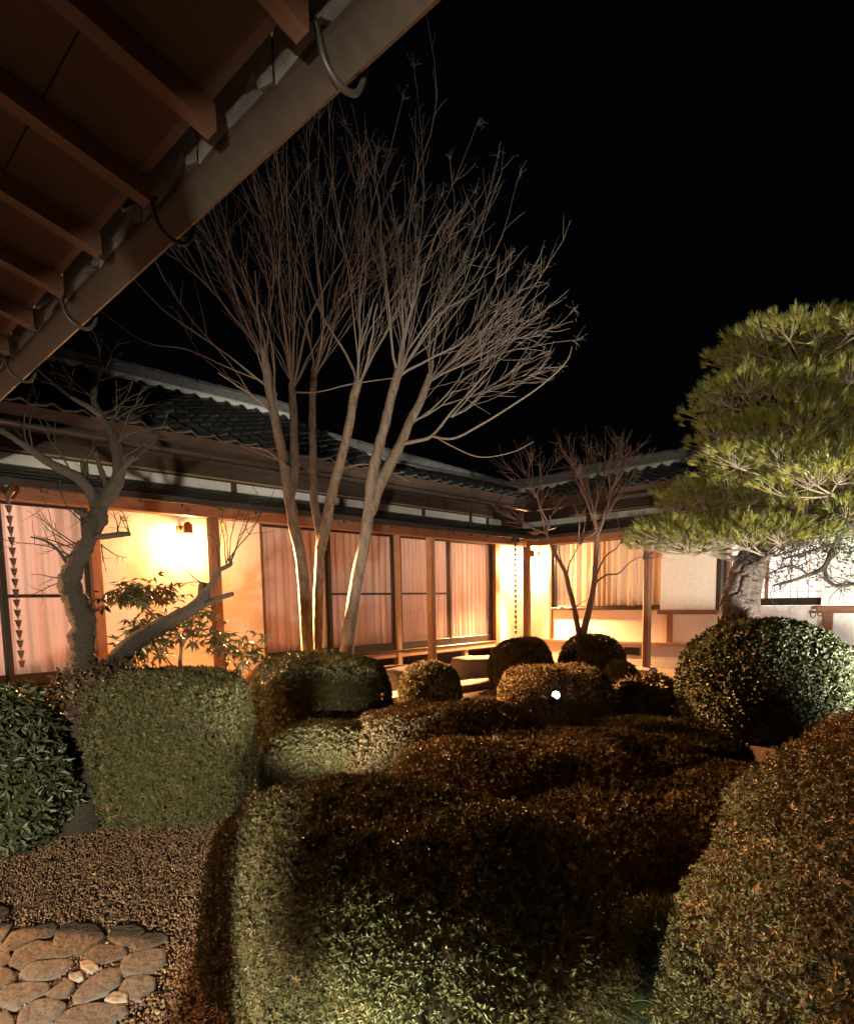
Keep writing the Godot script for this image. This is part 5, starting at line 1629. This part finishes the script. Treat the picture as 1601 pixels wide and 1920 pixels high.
	var yaw := deg_to_rad(43.3)
	clipped_shrub("clipped_hedge", "wide low clipped azalea hedge at the bottom centre with bright green lower leaves", "hedge", g, Vector3(-1.36, 0, -1.28), 0.63, 0.44, 0.66, 0.0, 4.5, az, M.leaf, 36000, 0.60, [green[0], green[1].lerp(bronze[1], 0.4), bronze[2]], 201)
	clipped_shrub("clipped_hedge", "tall brown clipped azalea hedge filling the lower right edge", "hedge", g, Vector3(0.26, 0, -2.05), 0.82, 1.0, 0.99, 0.0, 3.7, az, M.leaf, 72000, 0.5, bronze, 202)
	clipped_shrub("clipped_hedge", "boxy green clipped hedge beside the plum trunk", "hedge", g, Vector3(-3.86, 0, -1.73), 0.44, 0.44, 0.88, yaw, 4.5, az, M.leaf, 17000, 0.75, green, 203, 0.10, 0.04)
	clipped_shrub("clipped_hedge", "rounded green clipped shrub below the bare tree trunks", "hedge", g, Vector3(-4.17, 0, -3.14), 0.55, 0.5, 0.86, yaw, 4.5, az, M.leaf, 16000, 0.78, green, 204)
	clipped_shrub("clipped_hedge", "low green clipped shrub at the foot of the rounded one", "hedge", g, Vector3(-3.20, 0, -2.48), 0.46, 0.34, 0.52, yaw, 3.0, az, M.leaf, 11000, 0.75, green, 205)
	clipped_shrub("clipped_hedge", "small dark ball shrub standing before the stepping stones", "hedge", g, Vector3(-4.88, 0, -5.20), 0.36, 0.34, 0.60, yaw, 2.4, az, M.leaf, 5500, 1.0, [dark[1], bronze[0], bronze[2]], 206)
	clipped_shrub("clipped_hedge", "long brown clipped hedge left of the small white spotlight", "hedge", g, Vector3(-2.56, 0, -2.98), 0.70, 0.5, 0.64, yaw, 3.0, az, M.leaf, 20000, 0.75, bronze, 207, 0.10, 0.08)
	clipped_shrub("clipped_hedge", "sloping brown clipped hedge in the middle of the garden", "hedge", g, Vector3(-1.76, 0, -2.76), 0.88, 0.48, 0.57, yaw, 3.0, az, M.leaf, 20000, 0.72, bronze, 208, 0.10, 0.08)
	clipped_shrub("clipped_hedge", "low brown clipped hedge running down to the tall brown hedge", "hedge", g, Vector3(-1.15, 0, -2.80), 0.80, 0.55, 0.47, yaw, 3.0, az, M.leaf, 16000, 0.7, bronze, 221, 0.10, 0.08)
	clipped_shrub("clipped_hedge", "dome shaped clipped shrub right of the inner rain chain", "hedge", g, Vector3(-5.10, 0, -7.38), 0.46, 0.44, 0.76, yaw, 2.5, az, M.leaf, 6000, 1.0, [green[1], bronze[0], bronze[2]], 209)
	clipped_shrub("clipped_hedge", "broad round clipped shrub under the small maple", "hedge", g, Vector3(-4.42, 0, -8.15), 0.46, 0.42, 0.78, yaw, 2.5, az, M.leaf, 5500, 1.0, [green[1], bronze[0], bronze[2]], 210)
	clipped_shrub("clipped_hedge", "little round clipped shrub between the maple and the vent", "hedge", g, Vector3(-3.62, 0, -7.45), 0.24, 0.22, 0.48, yaw, 2.3, az, M.leaf, 2500, 1.0, [green[1], bronze[0], bronze[2]], 211)
	clipped_shrub("clipped_hedge", "flat topped brown hedge just behind the small spotlight", "hedge", g, Vector3(-3.38, 0, -5.52), 0.56, 0.42, 0.60, yaw, 3.4, az, M.leaf, 8000, 1.0, bronze, 212)
	clipped_shrub("clipped_hedge", "big dark glossy dome shrub at the foot of the pine", "hedge", g, Vector3(-1.66, 0, -6.36), 0.72, 0.62, 1.06, yaw, 2.5, round_leaf, M.glossy_leaf, 11000, 1.0, dark, 213, 0.12, 0.04)
	clipped_shrub("shrub", "dark leafy bush at the left edge in front of the plum trunk", "bush", "", Vector3(-4.05, 0, -0.70), 0.50, 0.45, 0.86, yaw, 2.3, big_leaf, M.glossy_leaf, 5000, 0.8, [dark[0] * 0.8, dark[1] * 0.8, dark[2]], 214, 0.35, 0.12)
	clipped_shrub("shrub", "loose broad leaved bush left of the glossy dome shrub", "bush", "", Vector3(-2.78, 0, -6.42), 0.40, 0.36, 0.45, yaw, 2.2, big_leaf, M.leaf, 1500, 1.0, [green[1], bronze[1], bronze[2]], 215, 0.4, 0.15)
	clipped_shrub("moss_mound", "soft mossy mound below the glossy dome shrub", "moss", "", Vector3(-1.95, 0, -4.55), 0.66, 0.6, 0.34, yaw, 2.1, moss, M.leaf, 9000, 0.8, [Color(0.075, 0.075, 0.02), Color(0.11, 0.09, 0.03)], 216, 0.12, 0.08)
	clipped_shrub("shrub", "dark shrub at the right edge under the white wall", "bush", "", Vector3(-0.75, 0, -7.25), 0.62, 0.5, 0.60, yaw, 2.4, round_leaf, M.glossy_leaf, 4000, 1.0, dark, 217, 0.25, 0.12)
	clipped_shrub("shrub", "low reddish tuft shrub behind the boxy hedge", "bush", "", Vector3(-5.05, 0, -3.30), 0.40, 0.34, 0.74, yaw, 2.2, moss, M.leaf, 3000, 0.9, [Color(0.12, 0.05, 0.025), Color(0.16, 0.07, 0.03)], 218, 0.2, 0.1)
	clipped_shrub("shrub", "soft grey green tuft at the bottom between the front hedges", "bush", "", Vector3(-0.74, 0, -1.80), 0.17, 0.17, 0.36, yaw, 2.1, moss, M.leaf, 3500, 0.8, [Color(0.05, 0.06, 0.03), Color(0.08, 0.085, 0.045)], 219, 0.3, 0.1)
	clipped_shrub("ivy", "leafy ivy wrapped round the foot of the plum trunk", "ivy", "", Vector3(-4.093, 0.870, -1.356) - Vector3(0, 0.24, 0), 0.24, 0.2, 0.32, yaw, 2.1, round_leaf, M.leaf, 500, 1.1, [Color(0.04, 0.035, 0.014), Color(0.06, 0.035, 0.016)], 220, 0.45, 0.2)
	nandina()
	fern()

	# stones by the house
	rock("stepping_stone", "grey stone step below the glass doors", [Vector2(-0.30, -0.34), Vector2(0.25, -0.36), Vector2(0.32, 0.0), Vector2(0.28, 0.38), Vector2(-0.26, 0.36), Vector2(-0.33, 0.05)], 0.34, Vector3(-6.55, 0.0, -6.35), M.stone, "stone step")
	rock("stepping_stone", "round flat topped stone step near the inner corner", [Vector2(-0.30, -0.2), Vector2(0.0, -0.36), Vector2(0.32, -0.22), Vector2(0.38, 0.1), Vector2(0.12, 0.36), Vector2(-0.28, 0.25)], 0.36, Vector3(-6.45, 0.0, -8.0), M.stone, "stone step")
	rock("edging_stone", "long orange lit edging slab in front of the stone steps", [Vector2(-0.16, -2.2), Vector2(0.16, -2.2), Vector2(0.17, 0.0), Vector2(0.16, 2.2), Vector2(-0.16, 2.2), Vector2(-0.17, 0.0)], 0.10, Vector3(-5.85, 0.0, -6.7), M.pale_stone, "kerb")
	rock("garden_rock", "brown rock at the right edge under the shutter box", [Vector2(-0.3, -0.2), Vector2(0.1, -0.25), Vector2(0.28, 0.0), Vector2(0.1, 0.22), Vector2(-0.25, 0.2)], 0.47, Vector3(-1.92, 0, -10.6), M.brown_stone, "rock")
	rock("garden_rock", "grey rock right of the brown one at the picture edge", [Vector2(-0.25, -0.2), Vector2(0.2, -0.25), Vector2(0.35, 0.05), Vector2(0.1, 0.25), Vector2(-0.3, 0.15)], 0.55, Vector3(-1.45, 0, -10.4), M.stone, "rock")
	litter()


func rock(called: String, label: String, outline: Array, high: float, at: Vector3, mat: Material, category: String) -> void:
	var o := part(called, stone_mesh(outline, high, int(at.x * 10)), mat, self, at)
	o.set_meta("label", label)
	o.set_meta("category", category)


func room_light(at: Vector3, color: Color, energy: float, label: String) -> void:
	var t := thing("ceiling_lamp", label, "lamp", at, 0.0)
	var b := MB.new()
	b.lathe([Vector2(0, -0.05), Vector2(0.12, -0.04), Vector2(0.16, 0.0), Vector2(0.12, 0.04), Vector2(0, 0.05)], 20)
	part("lamp_glass", b.mesh(), glow("room_lamp_glass", color, 3.0), t)
	var l := OmniLight3D.new()
	l.name = "room_lamp_light"
	l.light_color = color
	l.light_energy = energy
	l.light_size = 0.1
	l.omni_range = 20
	l.omni_attenuation = 2
	l.shadow_enabled = true
	t.add_child(l)
